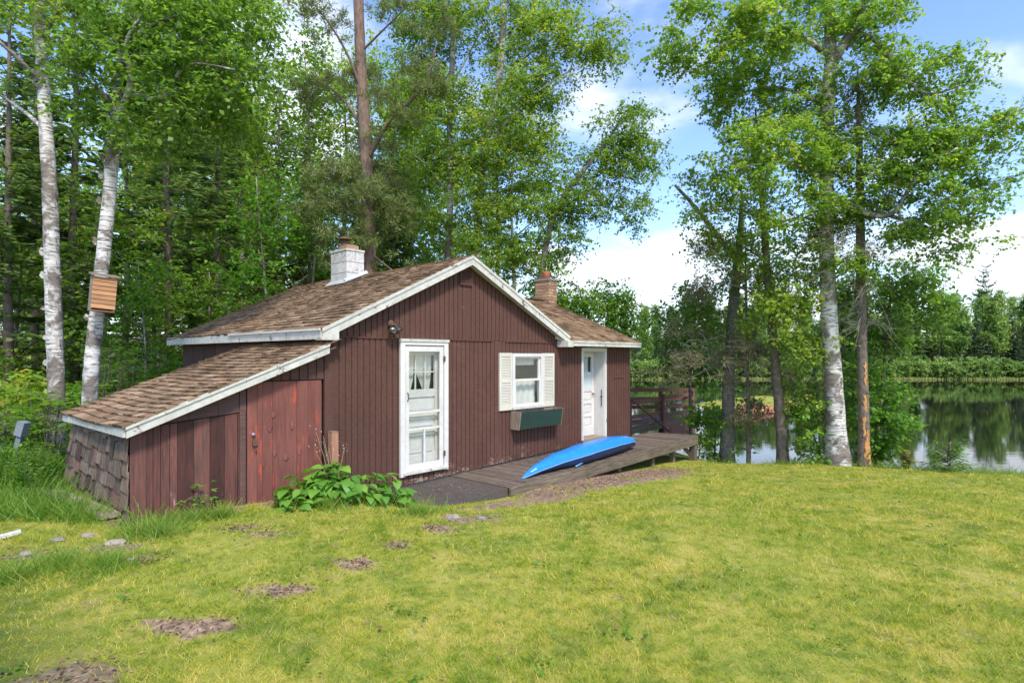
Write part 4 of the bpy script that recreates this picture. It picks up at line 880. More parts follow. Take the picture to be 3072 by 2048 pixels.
px_tree('birch', 'white birch with the cedar box on its trunk, leaning right above the shed', 9.6, [(205, 1010), (207, 900), (214, 800), (226, 690), (238, 580), (249, 470), (257, 370), (264, 300), (276, 200), (290, 80), (300, -40), (304, -220), (300, -380)],
    [.125, .115, .106, .10, .094, .088, .078, .058], [(.06, .02, [(268, 275, 0), (300, 190, -.2), (290, 100, -.3), (330, 30, -.5)]), (.05, .014, [(290, 100, 0), (340, 65, -.4), (420, 30, -.9)]), (.045, .012, [(275, 205, 0), (370, 225, -.3), (430, 150, -.6), (540, 160, -.8)]), (.04, .012, [(268, 250, 0), (220, 200, -.4), (170, 170, -.8)]), (.045, .012, [(296, 20, 0), (220, -40, .4), (140, -100, .6)]), (.05, .014, [(298, 0, 0), (420, -80, .4), (560, -140, .8)])],
    [(330, 60, 175, 95, -.2, 1.2, 135), (420, 185, 165, 95, -.4, 1.0, 120), (230, 130, 90, 110, -.4, .8, 60), (540, 90, 110, 110, .2, 1.0, 100), (300, -90, 300, 110, .2, 1.4, 90), (340, 300, 90, 45, -.3, .5, 40), (210, 255, 60, 40, -.5, .4, 22), (500, 250, 110, 60, 0, .8, 55)], 34, .088, .17, 'birch_bark', 'birch_leaf')
bx = thing('bat_house', 'cedar slatted box with a sloped grey lid fixed to the white birch', 'bat house', tuple(at(236, 672, 9.32)), R(17))
bx.rotation_euler = (0, R(4), R(46)); bx.scale = (.88, .88, .92)
bh = MB().box(-.185, -.16, -.10, .11, -.33, .27).box(.16, .185, -.10, .11, -.33, .27).box(-.159, .159, .085, .11, -.33, .27).build('case', M['cedar_grey'], bx)
for k in range(7):
    z = -.285+k*.078; MB().hexa([(-.183, -.128, z), (.183, -.128, z), (.183, -.104, z), (-.183, -.104, z), (-.183, -.118, z+.072), (.183, -.118, z+.072), (.183, -.104, z+.072), (-.183, -.104, z+.072)]).build('slat', M['cedar'], bx)
MB().hexa([(-.215, -.17, .262), (.215, -.17, .262), (.215, .12, .315), (-.215, .12, .315), (-.215, -.17, .292), (.215, -.17, .292), (.215, .12, .345), (-.215, .12, .345)]).build('lid', M['cedar_grey'], bx)
box('base', M['cedar'], bx, -.16, .16, -.10, .084, -.335, -.315)
# peeling curls of bark on the two white birches
BTR = [o for o in C.objects if o.name.startswith('birch') and o.parent is None]
for o, tr, Yb in ((BTR[0], [(128, 850), (123, 700), (118, 550), (114, 420)], 10.2), (BTR[1], [(214, 800), (249, 470), (257, 370), (266, 290)], 9.6)):
    for k in range(16):
        i = random.randrange(len(tr)-1); f = random.random(); x = tr[i][0]+(tr[i+1][0]-tr[i][0])*f; y = tr[i][1]+(tr[i+1][1]-tr[i][1])*f; p = Vector(at(x, y, Yb))-o.location
        a = random.choice((-1, 1)); r = .108 if Yb > 10 else .096; w = random.uniform(.03, .06); h = random.uniform(.05, .14); q = Vector((a*r, -.04, 0))
        MB().add([p+q, p+q+Vector((a*w*.6, -.02, -.01)), p+q+Vector((a*w, -.05, h*.3)), p+q+Vector((a*w*.5, -.03, h)), p+q+Vector((0, 0, h*.8))], [(0, 1, 2, 3, 4)]).build('bark_curl', M['birch_bark'], o)
# red pine behind the roof
pine = px_tree('pine', 'tall red-barked pine with bare curving limbs right behind the white chimney', 18., [(850, 760), (848, 600), (845, 480), (840, 340), (832, 200), (826, 80), (822, -60), (820, -250)],
    [.24, .225, .21, .19, .17, .15, .12], [(.07, .025, [(843, 372, 0), (890, 285, -.5), (950, 225, -.9), (985, 175, -1.2), (1000, 110, -1.4)]), (.05, .018, [(833, 215, 0), (800, 130, -.4), (760, 60, -.8), (720, 10, -1.2)]), (.045, .015, [(838, 300, 0), (790, 230, .4), (740, 190, .8), (700, 180, 1)]),
     (.035, .012, [(848, 520, 0), (800, 480, -.5), (740, 470, -.8), (690, 480, -1)]), (.035, .012, [(848, 580, 0), (900, 620, -.4), (925, 640, -.6)]), (.035, .012, [(846, 440, 0), (790, 390, -.6), (730, 375, -1)]), (.04, .014, [(829, 120, 0), (890, 60, -.4), (930, 20, -.7)]), (.03, .012, [(845, 470, 0), (900, 430, .4), (960, 420, .8)])],
    None, 0, .1, .1, 'pine_bark', 'pine_needle')
def tufts(name, cen, per, ln, mat, w=.006, up=.25):
    c = np.repeat(cen, per, 0); n = len(c); D = rvec(n); D[:, 2] += up; P = c+RNG.normal(size=(n, 3))*.05
    return npmesh(name, strips(P, D, ln*RNG.uniform(.6, 1.1, n), w, rvec(n)), 4, M[mat], {'rnd': np.clip(RNG.normal(.5, .2, n), 0, 1)})
o3 = np.array(pine.location); cen = blobs(18, [(985, 165, 40, 60, -1.2, .5, 40), (1010, 70, 40, 30, -1.4, .4, 16), (730, 30, 70, 50, -.9, .7, 30), (830, 450, 75, 70, -.5, 1.1, 110), (760, 420, 70, 60, -.7, .8, 60), (880, 500, 60, 70, 0, .9, 60), (800, 560, 80, 45, -.5, .8, 60), (720, 480, 50, 40, -.9, .5, 30), (900, 400, 60, 50, .3, .6, 40), (700, 190, 50, 40, .8, .6, 25), (900, 250, 60, 60, -1, .8, 34), (780, 160, 60, 60, .5, .8, 34), (850, 200, 40, 60, .3, .6, 20), (930, 40, 50, 50, -.6, .6, 25), (930, 620, 40, 25, -.5, .4, 12), (860, 310, 40, 40, 0, .5, 14)])
nodes = [np.array(v) for v in [(0, 0, z) for z in np.linspace(2, 9, 24)]]
for ch in pine.children:
    if ch.name.startswith('limb'): nodes += [np.array(ch.data.vertices[i].co) for i in range(18, len(ch.data.vertices), 9)]
    else: nodes += [np.array(ch.data.vertices[i].co) for i in range(28, len(ch.data.vertices), 14)]
mb = MB(); twigs(mb, nodes, cen-o3, .014, sag=-.05); mb.build('twig_spray', M['twig'], pine, kind='stuff')
obj_of('crown', tufts('crown', cen-o3, 60, .21, 'pine_needle', .010), pine, 'stuff')

# ------------------------------------------------------------------ birches and aspens straight behind the cabin
px_tree('aspen', 'pale-barked aspen with a white upper trunk between pine and gable peak', 20., [(1020, 760), (1030, 560), (1035, 420), (1033, 280), (1040, 120), (1048, -40), (1050, -200)], [.13, .12, .11, .10, .09, .07],
    [(.04, .012, [(1034, 300, 0), (990, 200, .4), (950, 120, .7)]), (.04, .012, [(1036, 200, 0), (1090, 100, -.4), (1130, 20, -.6)]), (.035, .01, [(1033, 450, 0), (980, 380, -.4), (940, 350, -.7)])],
    [(960, 90, 90, 95, .3, 1.2, 120), (1060, 60, 110, 80, 0, 1.3, 130), (1010, 220, 90, 90, -.2, 1.2, 110), (980, 380, 80, 80, -.3, 1.1, 90), (1050, 330, 80, 90, 0, 1.1, 90), (1030, -90, 150, 90, 0, 1.4, 60), (1010, 500, 70, 60, 0, 1., 60)], 50, .098, .24, 'birch_bark', 'aspen_leaf')
px_tree('birch', 'leafy birch behind the gable peak with its crown reaching far right', 19., [(1085, 740), (1095, 560), (1102, 430), (1115, 330), (1140, 230), (1152, 120), (1160, 0), (1165, -180)], [.15, .135, .125, .11, .10, .07],
    [(.05, .014, [(1112, 345, 0), (1180, 260, -.4), (1250, 200, -.7), (1330, 150, -.9)]), (.045, .014, [(1142, 220, 0), (1220, 120, -.3), (1320, 70, -.5), (1400, 50, -.7)]), (.04, .012, [(1104, 420, 0), (1160, 350, .3), (1220, 320, .4)]), (.045, .012, [(1152, 110, 0), (1100, 30, .4), (1060, -30, .6)])],
    [(1190, 60, 110, 90, 0, 1.3, 150), (1300, 110, 80, 85, -.5, 1.1, 105), (1385, 85, 60, 55, -.7, .8, 50), (1180, 200, 90, 80, 0, 1.2, 110), (1160, 330, 110, 95, 0, 1.3, 190), (1240, 370, 75, 75, .1, 1.0, 85), (1120, 460, 90, 70, 0, 1.1, 110), (1180, -70, 190, 70, 0, 1.5, 70), (1255, 215, 50, 40, -.4, .6, 28), (1400, 130, 30, 30, -.7, .4, 12)], 50, .096, .23, 'birch_bark', 'aspen_leaf')
px_tree('birch', 'young birch leaning right behind the brick chimney with an open feathery crown', 18.5, [(1225, 760), (1240, 650), (1255, 560), (1275, 490), (1310, 430), (1350, 380), (1390, 330), (1430, 270)], [.11, .10, .09, .08, .06, .03],
    [(.035, .01, [(1275, 490, 0), (1340, 450, -.3), (1400, 430, -.5), (1450, 440, -.6)]), (.03, .01, [(1310, 430, 0), (1380, 400, .3), (1450, 350, .5)]), (.03, .01, [(1258, 550, 0), (1230, 480, .3), (1220, 420, .4)])],
    [(1430, 285, 70, 60, 0, .8, 85), (1455, 380, 60, 75, 0, .9, 95), (1380, 360, 60, 70, .2, .8, 65), (1340, 460, 75, 60, 0, .9, 75), (1440, 480, 50, 45, -.3, .6, 36), (1260, 480, 75, 75, .2, .9, 80), (1220, 590, 75, 60, .2, .9, 80), (1310, 560, 50, 50, 0, .7, 34), (1130, 560, 80, 60, .2, .9, 80)], 52, .09, .21, 'grey_bark', 'aspen_leaf')
px_tree('bush', 'rounded bright green bush just behind the brick chimney and wing roof', 19.5, [(1340, 900), (1342, 800), (1345, 720)], [.05, .04, .02], [(.025, .01, [(1342, 800, 0), (1300, 720, 0), (1270, 680, 0)]), (.025, .01, [(1343, 780, 0), (1400, 700, 0), (1430, 680, 0)])],
    [(1320, 690, 60, 50, 0, .9, 100), (1400, 690, 60, 50, 0, .9, 110), (1370, 760, 90, 45, 0, 1., 110), (1250, 680, 50, 40, .3, .6, 50), (1430, 740, 35, 35, .3, .6, 30)], 28, .11, .18, 'grey_bark', 'bright_leaf', cat='bush')

# ------------------------------------------------------------------ trees on the lake bank at the right
px_tree('birch', 'big old birch on the lake bank with thick scaly trunk and forked top', 13.0, [(1926, 1075), (1918, 950), (1910, 820), (1903, 700), (1899, 580), (1898, 460), (1898, 330), (1903, 210), (1908, 130), (1906, 40), (1905, -80), (1903, -260)],
    [.235, .19, .165, .152, .145, .135, .122, .10, .07], [(.11, .04, [(1912, 150, 0), (1935, 105, -.2), (1968, 55, -.4), (1985, 0, -.6), (1990, -80, -.8)]), (.07, .02, [(1900, 125, 0), (1850, 90, -.4), (1790, 70, -.8), (1710, 85, -1.2), (1640, 110, -1.4)]), (.06, .018, [(1940, 110, 0), (1985, 80, -.3), (2025, 110, -.6), (2070, 170, -.9), (2130, 215, -1.2), (2200, 200, -1.4)]),
     (.075, .022, [(1905, 468, 0), (1950, 470, -.4), (2000, 492, -.7), (2050, 490, -.9), (2085, 440, -1.1), (2130, 380, -1.4), (2200, 340, -1.6)]), (.06, .02, [(1896, 300, 0), (1860, 295, .3), (1820, 260, .6), (1790, 190, .8)]), (.05, .015, [(1898, 420, 0), (1830, 380, -.5), (1760, 370, -.9), (1690, 390, -1.2)]), (.05, .015, [(1900, 240, 0), (1780, 200, .5), (1680, 220, .9)]), (.045, .014, [(2010, 485, -.7), (2120, 520, -1), (2210, 560, -1.2)])],
    [(1640, 60, 120, 75, -1.2, 1.1, 75), (1560, 70, 75, 60, -1.4, .8, 34), (1780, 60, 110, 75, -.6, 1.2, 90), (1900, 30, 120, 80, 0, 1.4, 100), (2030, 50, 95, 75, -.4, 1.1, 70), (1700, 210, 110, 75, .4, 1.1, 100), (1810, 210, 90, 80, .3, 1.1, 95), (1900, 330, 100, 90, 0, 1.1, 80), (2010, 190, 90, 90, -.3, 1.1, 85), (2120, 160, 80, 55, -1, .9, 44), (2210, 190, 70, 65, -1.3, .8, 36), (2260, 290, 75, 75, -1.4, .9, 46), (2170, 300, 80, 75, -1.3, .9, 60), (2080, 320, 85, 85, -.8, 1.0, 75), (2130, 430, 95, 80, -1.2, 1.0, 75), (2260, 410, 70, 80, -1.4, .8, 42), (2080, 540, 90, 60, -.8, .9, 48), (2210, 540, 90, 60, -1.2, .8, 44), (1800, 350, 100, 85, -.5, 1.1, 100), (1690, 370, 85, 80, -1, .9, 62), (1900, 500, 90, 75, -.1, .9, 60), (1790, 480, 100, 60, -.4, .9, 60), (1990, 410, 80, 80, -.4, .9, 60), (1900, -110, 260, 80, 0, 1.5, 60), (1640, 150, 60, 40, -1.1, .5, 16), (1980, 600, 70, 50, -.3, .7, 34)],
    58, .078, .165, 'old_birch_bark', 'birch_leaf', twig_r=.010)
dsp = px_tree('spruce', 'slim dying spruce with grey trunk, orange bark scars at its foot and bare drooping twigs', 12.8, [(1985, 1075), (1984, 960), (1980, 800), (1977, 600), (1975, 400), (1972, 250), (1970, 160)], [.125, .11, .10, .092, .075, .04, .015], [], None, 0, .1, .1, 'spruce_bark', 'spruce_needle', flare=1.15)
o3 = np.array(dsp.location); hz = lambda y: at(1978, y, 12.8)[2]-o3[2]; mb = MB(); P, D, L, Nn, Q = [], [], [], [], []
for k in range(120):
    y = RNG.uniform(160, 760); z = hz(y)-.0; a = RNG.uniform(0, 6.28); f = (y-160)/600; l = (.2+1.15*min(1, f*2.2))*RNG.uniform(.4, 1) if y < 620 else RNG.uniform(.05, .7); d = np.array((math.cos(a), math.sin(a), 0)); x0 = np.array((at(np.interp(y, [160, 600, 1075], [1970, 1977, 1985]), y, 12.8)[0]-o3[0], 0, 0))
    pts = [x0+np.array((0, 0, z)), x0+d*l*.5+np.array((0, 0, z-.10*l)), x0+d*l+np.array((0, 0, z-.42*l))]; mb.tube(pts, [.011, .007, .003], 3, cap=False)
    for s in np.linspace(.25, 1, int(4+l*9)):
        p = pts[0]+(pts[2]-pts[0])*s; q = d*.5+RNG.normal(size=3)*.6+np.array((0, 0, -.35)); e = RNG.uniform(.15, .42)
        mb.tube([p, p+q*e*.5+RNG.normal(size=3)*.02, p+q*e], [.004, .003, .0015], 3, cap=False)
        if y < 470 or RNG.uniform() < .15:
            for u in range(5): P.append(p+q*e*RNG.uniform(0, 1)); D.append(q+RNG.normal(size=3)*.7); L.append(RNG.uniform(.06, .14)); Nn.append(RNG.normal(size=3))
mb.build('dead_branch_spray', M['dead_twig'], dsp, kind='stuff'); obj_of('crown', npmesh('crown', strips(np.array(P), np.array(D), np.array(L), .013, np.array(Nn)), 4, M['spruce_needle'], {'rnd': RNG.uniform(0, .8, len(P))}), dsp, 'stuff')
for (y0, y1, a0, a1) in ((1052, 1000, 235, 300), (1040, 985, 262, 285), (1000, 955, 225, 262), (945, 905, 240, 280), (885, 830, 255, 285), (1065, 1020, 275, 310)):
    mb = MB(); vs = []
    for j in range(11):
        y = y0+(y1-y0)*j/10; c_ = at(np.interp(y, [160, 600, 800, 960, 1075], [1970, 1977, 1980, 1984, 1985]), y, 12.8)-o3; r = np.interp(y, [800, 960, 1075], [.103, .113, .14])+.006; am = (a0+a1)/2; hw = (a1-a0)/2*random.uniform(.35, 1.05)*(.35 if j in (0, 10) else 1); am += random.uniform(-9, 9)
        for i in range(5): a = R(am-hw+2*hw*i/4); vs.append((c_[0]+r*math.cos(a), c_[1]+r*math.sin(a), c_[2]))
    mb.add(vs, [(j*5+i, j*5+i+1, (j+1)*5+i+1, (j+1)*5+i) for j in range(10) for i in range(4)]).build('bark_scar', M['raw_wood'], dsp)
px_tree('tree', 'dark scaly trunk standing nearest the deck end with a broken leaning top', 15.2, [(1668, 1075), (1672, 950), (1675, 850), (1680, 760), (1690, 640), (1700, 540), (1703, 460)], [.19, .165, .15, .14, .12, .09, .04], [(.075, .035, [(1692, 600, 0), (1650, 545, -.3), (1600, 480, -.5), (1550, 425, -.6)]), (.04, .014, [(1690, 650, 0), (1740, 600, .3), (1790, 570, .5)]), (.03, .01, [(1676, 830, 0), (1620, 850, -.4), (1560, 880, -.6), (1500, 890, -.7)]), (.03, .01, [(1678, 800, 0), (1740, 830, -.4), (1800, 870, -.5)])],
    [(1690, 560, 70, 70, 0, .9, 70), (1640, 690, 70, 60, 0, .8, 60), (1730, 660, 70, 70, 0, .8, 75), (1600, 730, 50, 50, .2, .6, 36), (1700, 470, 45, 45, 0, .6, 26), (1620, 540, 35, 35, -.3, .4, 14)], 26, .09, .17, 'grey_bark', 'birch_leaf')
px_tree('maple', 'leafy young tree hanging over the water behind the dying spruce', 14.2, [(2012, 1078), (2018, 960), (2030, 850), (2042, 720), (2050, 640)], [.07, .06, .05, .035, .015], [(.03, .01, [(2030, 850, 0), (2090, 760, -.2), (2150, 720, -.4)]), (.03, .01, [(2036, 780, 0), (1990, 720, 0), (1950, 690, .2)])],
    [(2070, 650, 85, 55, 0, .7, 80), (2150, 700, 60, 45, -.3, .6, 44), (2030, 740, 60, 60, 0, .6, 60), (1960, 690, 55, 60, .2, .6, 50), (2110, 620, 60, 40, -.2, .5, 34), (1960, 820, 35, 70, .3, .5, 40), (2080, 770, 50, 35, -.1, .5, 24)], 34, .095, .17, 'spruce_bark', 'birch_leaf')
for nm, Yb, lab, spec in (('old_spruce', 14.6, 'old spruce of mostly bare grey twigs crowding the trunks beside the deck', [(1640, 800, 95, 80, -.2, .9, 70), (1560, 870, 70, 30, -.4, .6, 12), (1740, 850, 80, 70, -.2, .8, 50), (1780, 960, 80, 35, -.3, .6, 30), (1840, 900, 50, 60, 0, .6, 24), (1640, 640, 60, 80, 0, .7, 34), (1620, 560, 50, 40, -.2, .5, 14)]),):
    t = px_tree(nm, lab, Yb, [(1720, 1075), (1718, 900), (1714, 700), (1712, 560)], [.05, .045, .035, .015], [], spec, 0, .1, .1, 'spruce_bark', 'dead_needle', tw='dead_twig', twig_r=.012)
    cen = np.concatenate([blobs(Yb, [s]) for s in spec])-np.array(t.location); n = len(cen); mb = MB()
    for c_ in cen:
        for k in range(4):
            q = RNG.normal(size=3); q[2] = q[2]*.4-.25; mb.tube([c_, c_+q*.11+RNG.normal(size=3)*.015, c_+q*.24], [.005, .003, .0015], 3, cap=False)
    mb.build('dead_branch_spray', M['dead_twig'], t, kind='stuff'); obj_of('crown', tufts('crown', cen, 34, .16, 'dead_needle', .010, -.1), t, 'stuff')
px_tree('aspen', 'thin straight dark trunk on the bank under flat layered leaves', 13.8, [(1800, 1075), (1792, 960), (1782, 850), (1773, 740), (1762, 620), (1752, 480), (1742, 360), (1735, 250)], [.135, .115, .105, .095, .075, .05, .02], [(.03, .01, [(1770, 700, 0), (1700, 660, -.3), (1640, 650, -.5)]), (.03, .01, [(1773, 740, 0), (1830, 700, -.3), (1880, 690, -.5)]), (.03, .01, [(1760, 600, 0), (1690, 560, .3), (1620, 560, .5)]), (.025, .01, [(1755, 510, 0), (1690, 480, -.3), (1610, 490, -.5)]), (.025, .01, [(1755, 530, 0), (1830, 500, -.3), (1880, 510, -.4)])],
    [(1790, 720, 95, 60, -.5, .7, 130), (1850, 790, 60, 70, -.4, .6, 80), (1820, 640, 90, 60, -.2, .7, 90), (1720, 600, 85, 55, 0, .7, 70), (1640, 500, 75, 45, -.2, .6, 44), (1610, 410, 55, 40, -.2, .5, 26), (1700, 420, 80, 55, 0, .7, 60), (1830, 540, 70, 55, -.2, .6, 55), (1740, 320, 70, 50, 0, .6, 44), (1850, 880, 40, 60, -.2, .4, 30)], 28, .085, .15, 'spruce_bark', 'birch_leaf')
for lab, Yb, base_, spec in (('leafy green shrub at the foot of the big old birch on the bank', 13.6, (1880, 1075), [(1865, 965, 30, 55, -.2, .4, 46), (1875, 1035, 26, 25, -.3, .3, 22), (1950, 930, 40, 70, .3, .4, 60)]),
        ('shrub spreading long leafy sprays over the water right of the dying spruce', 13.3, (2010, 1075), [(2030, 930, 42, 55, -.2, .4, 60), (2045, 980, 38, 38, -.3, .4, 44), (2015, 1035, 38, 28, -.2, .3, 40), (2005, 860, 38, 50, 0, .4, 36), (2062, 900, 25, 22, -.2, .3, 14)]),
        ('leafy young maple shoots between the deck end and the dark scaly trunk', 15.5, (1640, 1075), [(1620, 945, 40, 50, 0, .5, 60), (1630, 1015, 35, 35, -.3, .4, 34), (1700, 1000, 22, 30, -.2, .25, 12), (1715, 915, 45, 20, 0, .4, 22)])):
    px_tree('shrub', lab, Yb, [base_, (base_[0]+3, base_[1]-70), (base_[0]+5, base_[1]-140)], [.03, .025, .012], [(.02, .008, [(base_[0]+2, base_[1]-40, 0), (base_[0]-25, base_[1]-110, 0)])], spec, 22, .115, .11, 'twig', 'bright_leaf', cat='shrub', twig_r=.007, w=.3)
px_tree('maple', 'bright green young maple behind the rail of the rear deck', 17.5, [(1588, 1075), (1586, 960), (1584, 850), (1580, 720)], [.06, .05, .04, .02], [(.03, .01, [(1585, 880, 0), (1540, 800, 0), (1520, 760, 0)]), (.03, .01, [(1584, 840, 0), (1630, 760, 0), (1650, 720, 0)])],
    [(1560, 730, 55, 60, 0, .8, 70), (1610, 680, 40, 50, 0, .7, 50), (1540, 830, 45, 45, .2, .6, 46), (1610, 800, 50, 60, .2, .7, 66), (1650, 850, 40, 50, .3, .5, 40)], 26, .12, .18, 'grey_bark', 'bright_leaf', w=.32)

# ------------------------------------------------------------------ the wood behind the cabin
SPR = [conifer('spruce', 12+2*i, .9+.5*i, 2.1, .33, 5, 'spruce_bark', 'spruce_needle', .28+.05*i, 1.15, .042, seed=20+i, dead=.5) for i in range(3)]
ASP = [broadleaf(14+1.5*i, 3.4-i*.5, 2.9, 420, 32, .15, .30, 'birch_bark' if i != 1 else 'grey_bark', 'aspen_leaf', .13, seed=40+i) for i in range(3)]
YNG = [broadleaf(5.5+i, .8, 1.5, 170, 28, .11, .2, 'grey_bark', 'bright_leaf' if i else 'aspen_leaf', .05, seed=60+i) for i in range(2)]
near = [  # kind, px x of the foot, depth, scale, label
    ('s', 20, 13.5, .95, 'dense dark spruce cut by the left edge of the picture, nearest of the conifers'), ('s', 170, 15, 1.0, 'dark spruce filling the gap between the two white birches'),
    ('s', 385, 17, 1.1, 'dark spruce with a long straight bare lower trunk above the shed roof'), ('s', 290, 20, 1.05, 'dark spruce close behind the birch that carries the cedar box'),
    ('s', 80, 19, 1.1, 'dark spruce standing behind the left white birch'), ('s', 500, 19.5, .9, 'dark spruce left of the eave end of the main roof'), ('s', 640, 22, 1.0, 'dark spruce over the rear edge of the main roof'),
    ('s', 710, 21, .8, 'smaller dark spruce just left of the white chimney'), ('s', 905, 25, .85, 'dark spruce seen low between pine and gable peak'), ('s', 590, 26, .9, 'thin dark spruce deep in the wood behind the roof edge'),
    ('a', 440, 22, 1.0, 'leafy aspen above the left end of the main roof'), ('a', 560, 24, 1.1, 'yellow-green aspen rising over the rear roof edge'), ('a', 700, 25, 1.15, 'tall pale-stemmed aspen left of the red pine'),
    ('a', 790, 28, 1.1, 'aspen half hidden behind the red pine'), ('a', 330, 26, 1.1, 'aspen deep behind the two white birches'), ('a', 930, 27, 1.1, 'aspen between the red pine and the gable peak, far back'), ('a', 1180, 28, 1.0, 'aspen far back behind the gable peak'),
    ('y', 610, 16, 1.05, 'bright young tree behind the middle of the rear roof edge'), ('y', 240, 14.5, 1.1, 'bright young tree between the box birch and the shed roof, tallest of the young trees'), ('y', 720, 19, 1.2, 'bright young tree left behind the white chimney'), ('y', 30, 14.5, 1.0, 'bright young tree at the left edge behind the ferns'), ('y', 330, 13.5, .62, 'young bushy tree rising behind the shed roof'), ('y', 470, 17, .8, 'young bushy tree low behind the left roof eave'), ('y', 1130, 23, .8, 'young leafy tree peeping over the ridge right of the peak'), ('y', 560, 19, .7, 'young leafy tree touching the rear roof edge')]
SM = {'s': SPR, 'a': ASP, 'y': YNG}; NM = {'s': 'spruce', 'a': 'aspen', 'y': 'young_tree'}
for i, (k, x, Yt, s, lab) in enumerate(near): stand(NM[k], SM[k][i % len(SM[k])], lab, px(x, Yt), Yt, s, group='trees close behind the cabin')
spots = []
while len(spots) < 40:
    Yt = random.uniform(24, 52); X = px(random.uniform(-260, 1330), Yt)
    if X < (1.4 if Yt > 21 else 9)-2.0 and all((X-a)**2+(Yt-b)**2 > 2.6 for a, b in spots): spots.append((X, Yt))
for i, (X, Yt) in enumerate(spots):
    k = 's' if random.random() < (.42 if X < -8 else .3) else 'a'
    stand('spruce' if k == 's' else 'aspen', SM[k][i % 3], 'dark spruce deep in the wood behind the cabin' if k == 's' else 'leafy aspen deep in the wood behind the cabin', X, Yt, random.uniform(.8, 1.15), group='spruces deep in the wood' if k == 's' else 'aspens deep in the wood')
# undergrowth
def bush_mesh(n, per, size, r, h, leaf, seed):
    rng = np.random.default_rng(seed); c = ell((0, 0, h*.5), (r, r, h*.55), n, .4); c[:, 2] = np.abs(c[:, 2]); mb = MB(); twigs(mb, [np.array((0, 0, z)) for z in np.linspace(-.05, h*.5, 6)], c, .007)
    return mb.mesh('stems', M['twig']), leaf_cloud('leaves', c, .13, per, size, leaf)
BUS = [bush_mesh(70, 24, .12, .8, 1.3, 'bright_leaf', 1), bush_mesh(60, 24, .10, .7, 1.0, 'aspen_leaf', 2)]
def put_bush(X, Y, s, lab, grp, i):
    t = thing('bush', lab, 'bush', (X, Y, gz(X, Y)), random.uniform(0, 6), grp); t.scale = (s, s, s*random.uniform(.8, 1.2)); obj_of('stems', BUS[i][0], t, 'stuff'); obj_of('leaves', BUS[i][1], t, 'stuff')
for k in range(34):
    Yt = random.uniform(11.5, 26); X = px(random.uniform(-150, 620), Yt); put_bush(X, Yt, random.uniform(.8, 1.5), 'leafy undergrowth bush at the edge of the wood behind the shed', 'undergrowth bushes behind the shed', k % 2)
def compound(name, lab, cat, X, Y, h, nst, leaf, ln, lw, seed, spread=.5, nleaf=7, frond=False, per_stem=7, grp=None):
    """stems with feathered leaves (elder, fern)"""
    rng = np.random.default_rng(seed); t = thing(name, lab, cat, (X, Y, gz(X, Y)), 0, grp); mb = MB(); P, D, Nn, L = [], [], [], []
    for s in range(nst):
        a = rng.uniform(0, 6.28); q = spread*rng.uniform(.1, 1); tip = np.array((math.cos(a)*q, math.sin(a)*q, h*rng.uniform(.6, 1.05))); b = np.array((math.cos(a)*q*.25, math.sin(a)*q*.25, -.03))
        if frond: rach = [(b, tip, a)]
        else:
            mb.tube([b, (b+tip)/2+np.array((0, 0, .08)), tip], [.012, .009, .005], 4, cap=False); rach = []
            for k in range(per_stem):
                f = rng.uniform(.3, 1); o = b+(tip-b)*f; aa = rng.uniform(0, 6.28); l = ln*rng.uniform(2.2, 3.4); rach.append((o, o+np.array((math.cos(aa)*l, math.sin(aa)*l, l*rng.uniform(-.1, .45))), aa))
        for o, e, aa in rach:
            m_ = (o+e)/2+np.array((0, 0, .12*np.linalg.norm(e-o))); mb.tube([o, m_, e], [.005, .004, .002], 3, cap=False); n = nleaf
            for j in range(n):
                f = .25+.75*j/(n-1); p = o*(1-f)**2+2*f*(1-f)*m_+e*f*f; d = e-o; d = d/np.linalg.norm(d); sdv = np.cross(d, (0, 0, 1.)); sdv /= np.linalg.norm(sdv)+1e-9
                for sg in (-1, 1):
                    P.append(p); D.append(d*.55+sdv*sg+np.array((0, 0, -.18))+rng.normal(size=3)*.1); Nn.append(np.array((0, 0, 1.))+rng.normal(size=3)*.25); L.append(ln*rng.uniform(.8, 1.2)*((1.05-f*.75) if frond else 1))
            P.append(e); D.append(d); Nn.append(np.array((0, 0, 1.))); L.append(ln if not frond else ln*.3)
    mb.build('stems', M['twig'], t, kind='stuff'); obj_of('leaves', npmesh('leaves', leaf_verts(np.array(P), np.array(D), np.array(Nn), np.array(L), lw), 4, M[leaf], {'rnd': np.clip(rng.normal(.5, .2, len(P)), 0, 1)}), t, 'stuff'); return t
for i, (x, Yt, h, lab) in enumerate(((225, 11.3, 1.75, 'elder shrub with bright feathered leaves around the foot of the birch with the box'), (300, 11.8, 1.9, 'elder shrub with bright feathered leaves in the middle of the shed roof edge'), (360, 12.6, 1.95, 'elder shrub with bright feathered leaves touching the dark wall under the eave'), (112, 9.3, 1.3, 'elder shrub with light green sprays in front of the left birch foot'), (270, 12.6, 2.1, 'tallest elder shrub behind the shed roof'), (40, 9.6, .95, 'low elder shrub with yellowish tips at the left edge'))):
    compound('elder_shrub', lab, 'shrub', px(x, Yt), Yt, h, 9, 'bright_leaf', .14, .17, 80+i, .55, 4, per_stem=6, grp='elder shrubs behind the shed')
for i in range(16):
    x = random.uniform(-40, 125); Yt = random.uniform(7.3, 10.5)
    compound('fern', 'green fern in the bed left of the shed', 'fern', px(x, Yt), Yt, random.uniform(.35, .6), 11, 'bright_leaf', .12, .22, 120+i, .45, 13, True, grp='ferns left of the shed')
put_bush(px(15, 8.3), 8.3, .45, 'small yellowish bush beside the leaning grey post at the far left', 'bushes at the left edge', 0); put_bush(px(60, 10.8), 10.8, .8, 'leafy bush behind the grey post at the left birch', 'bushes at the left edge', 1)

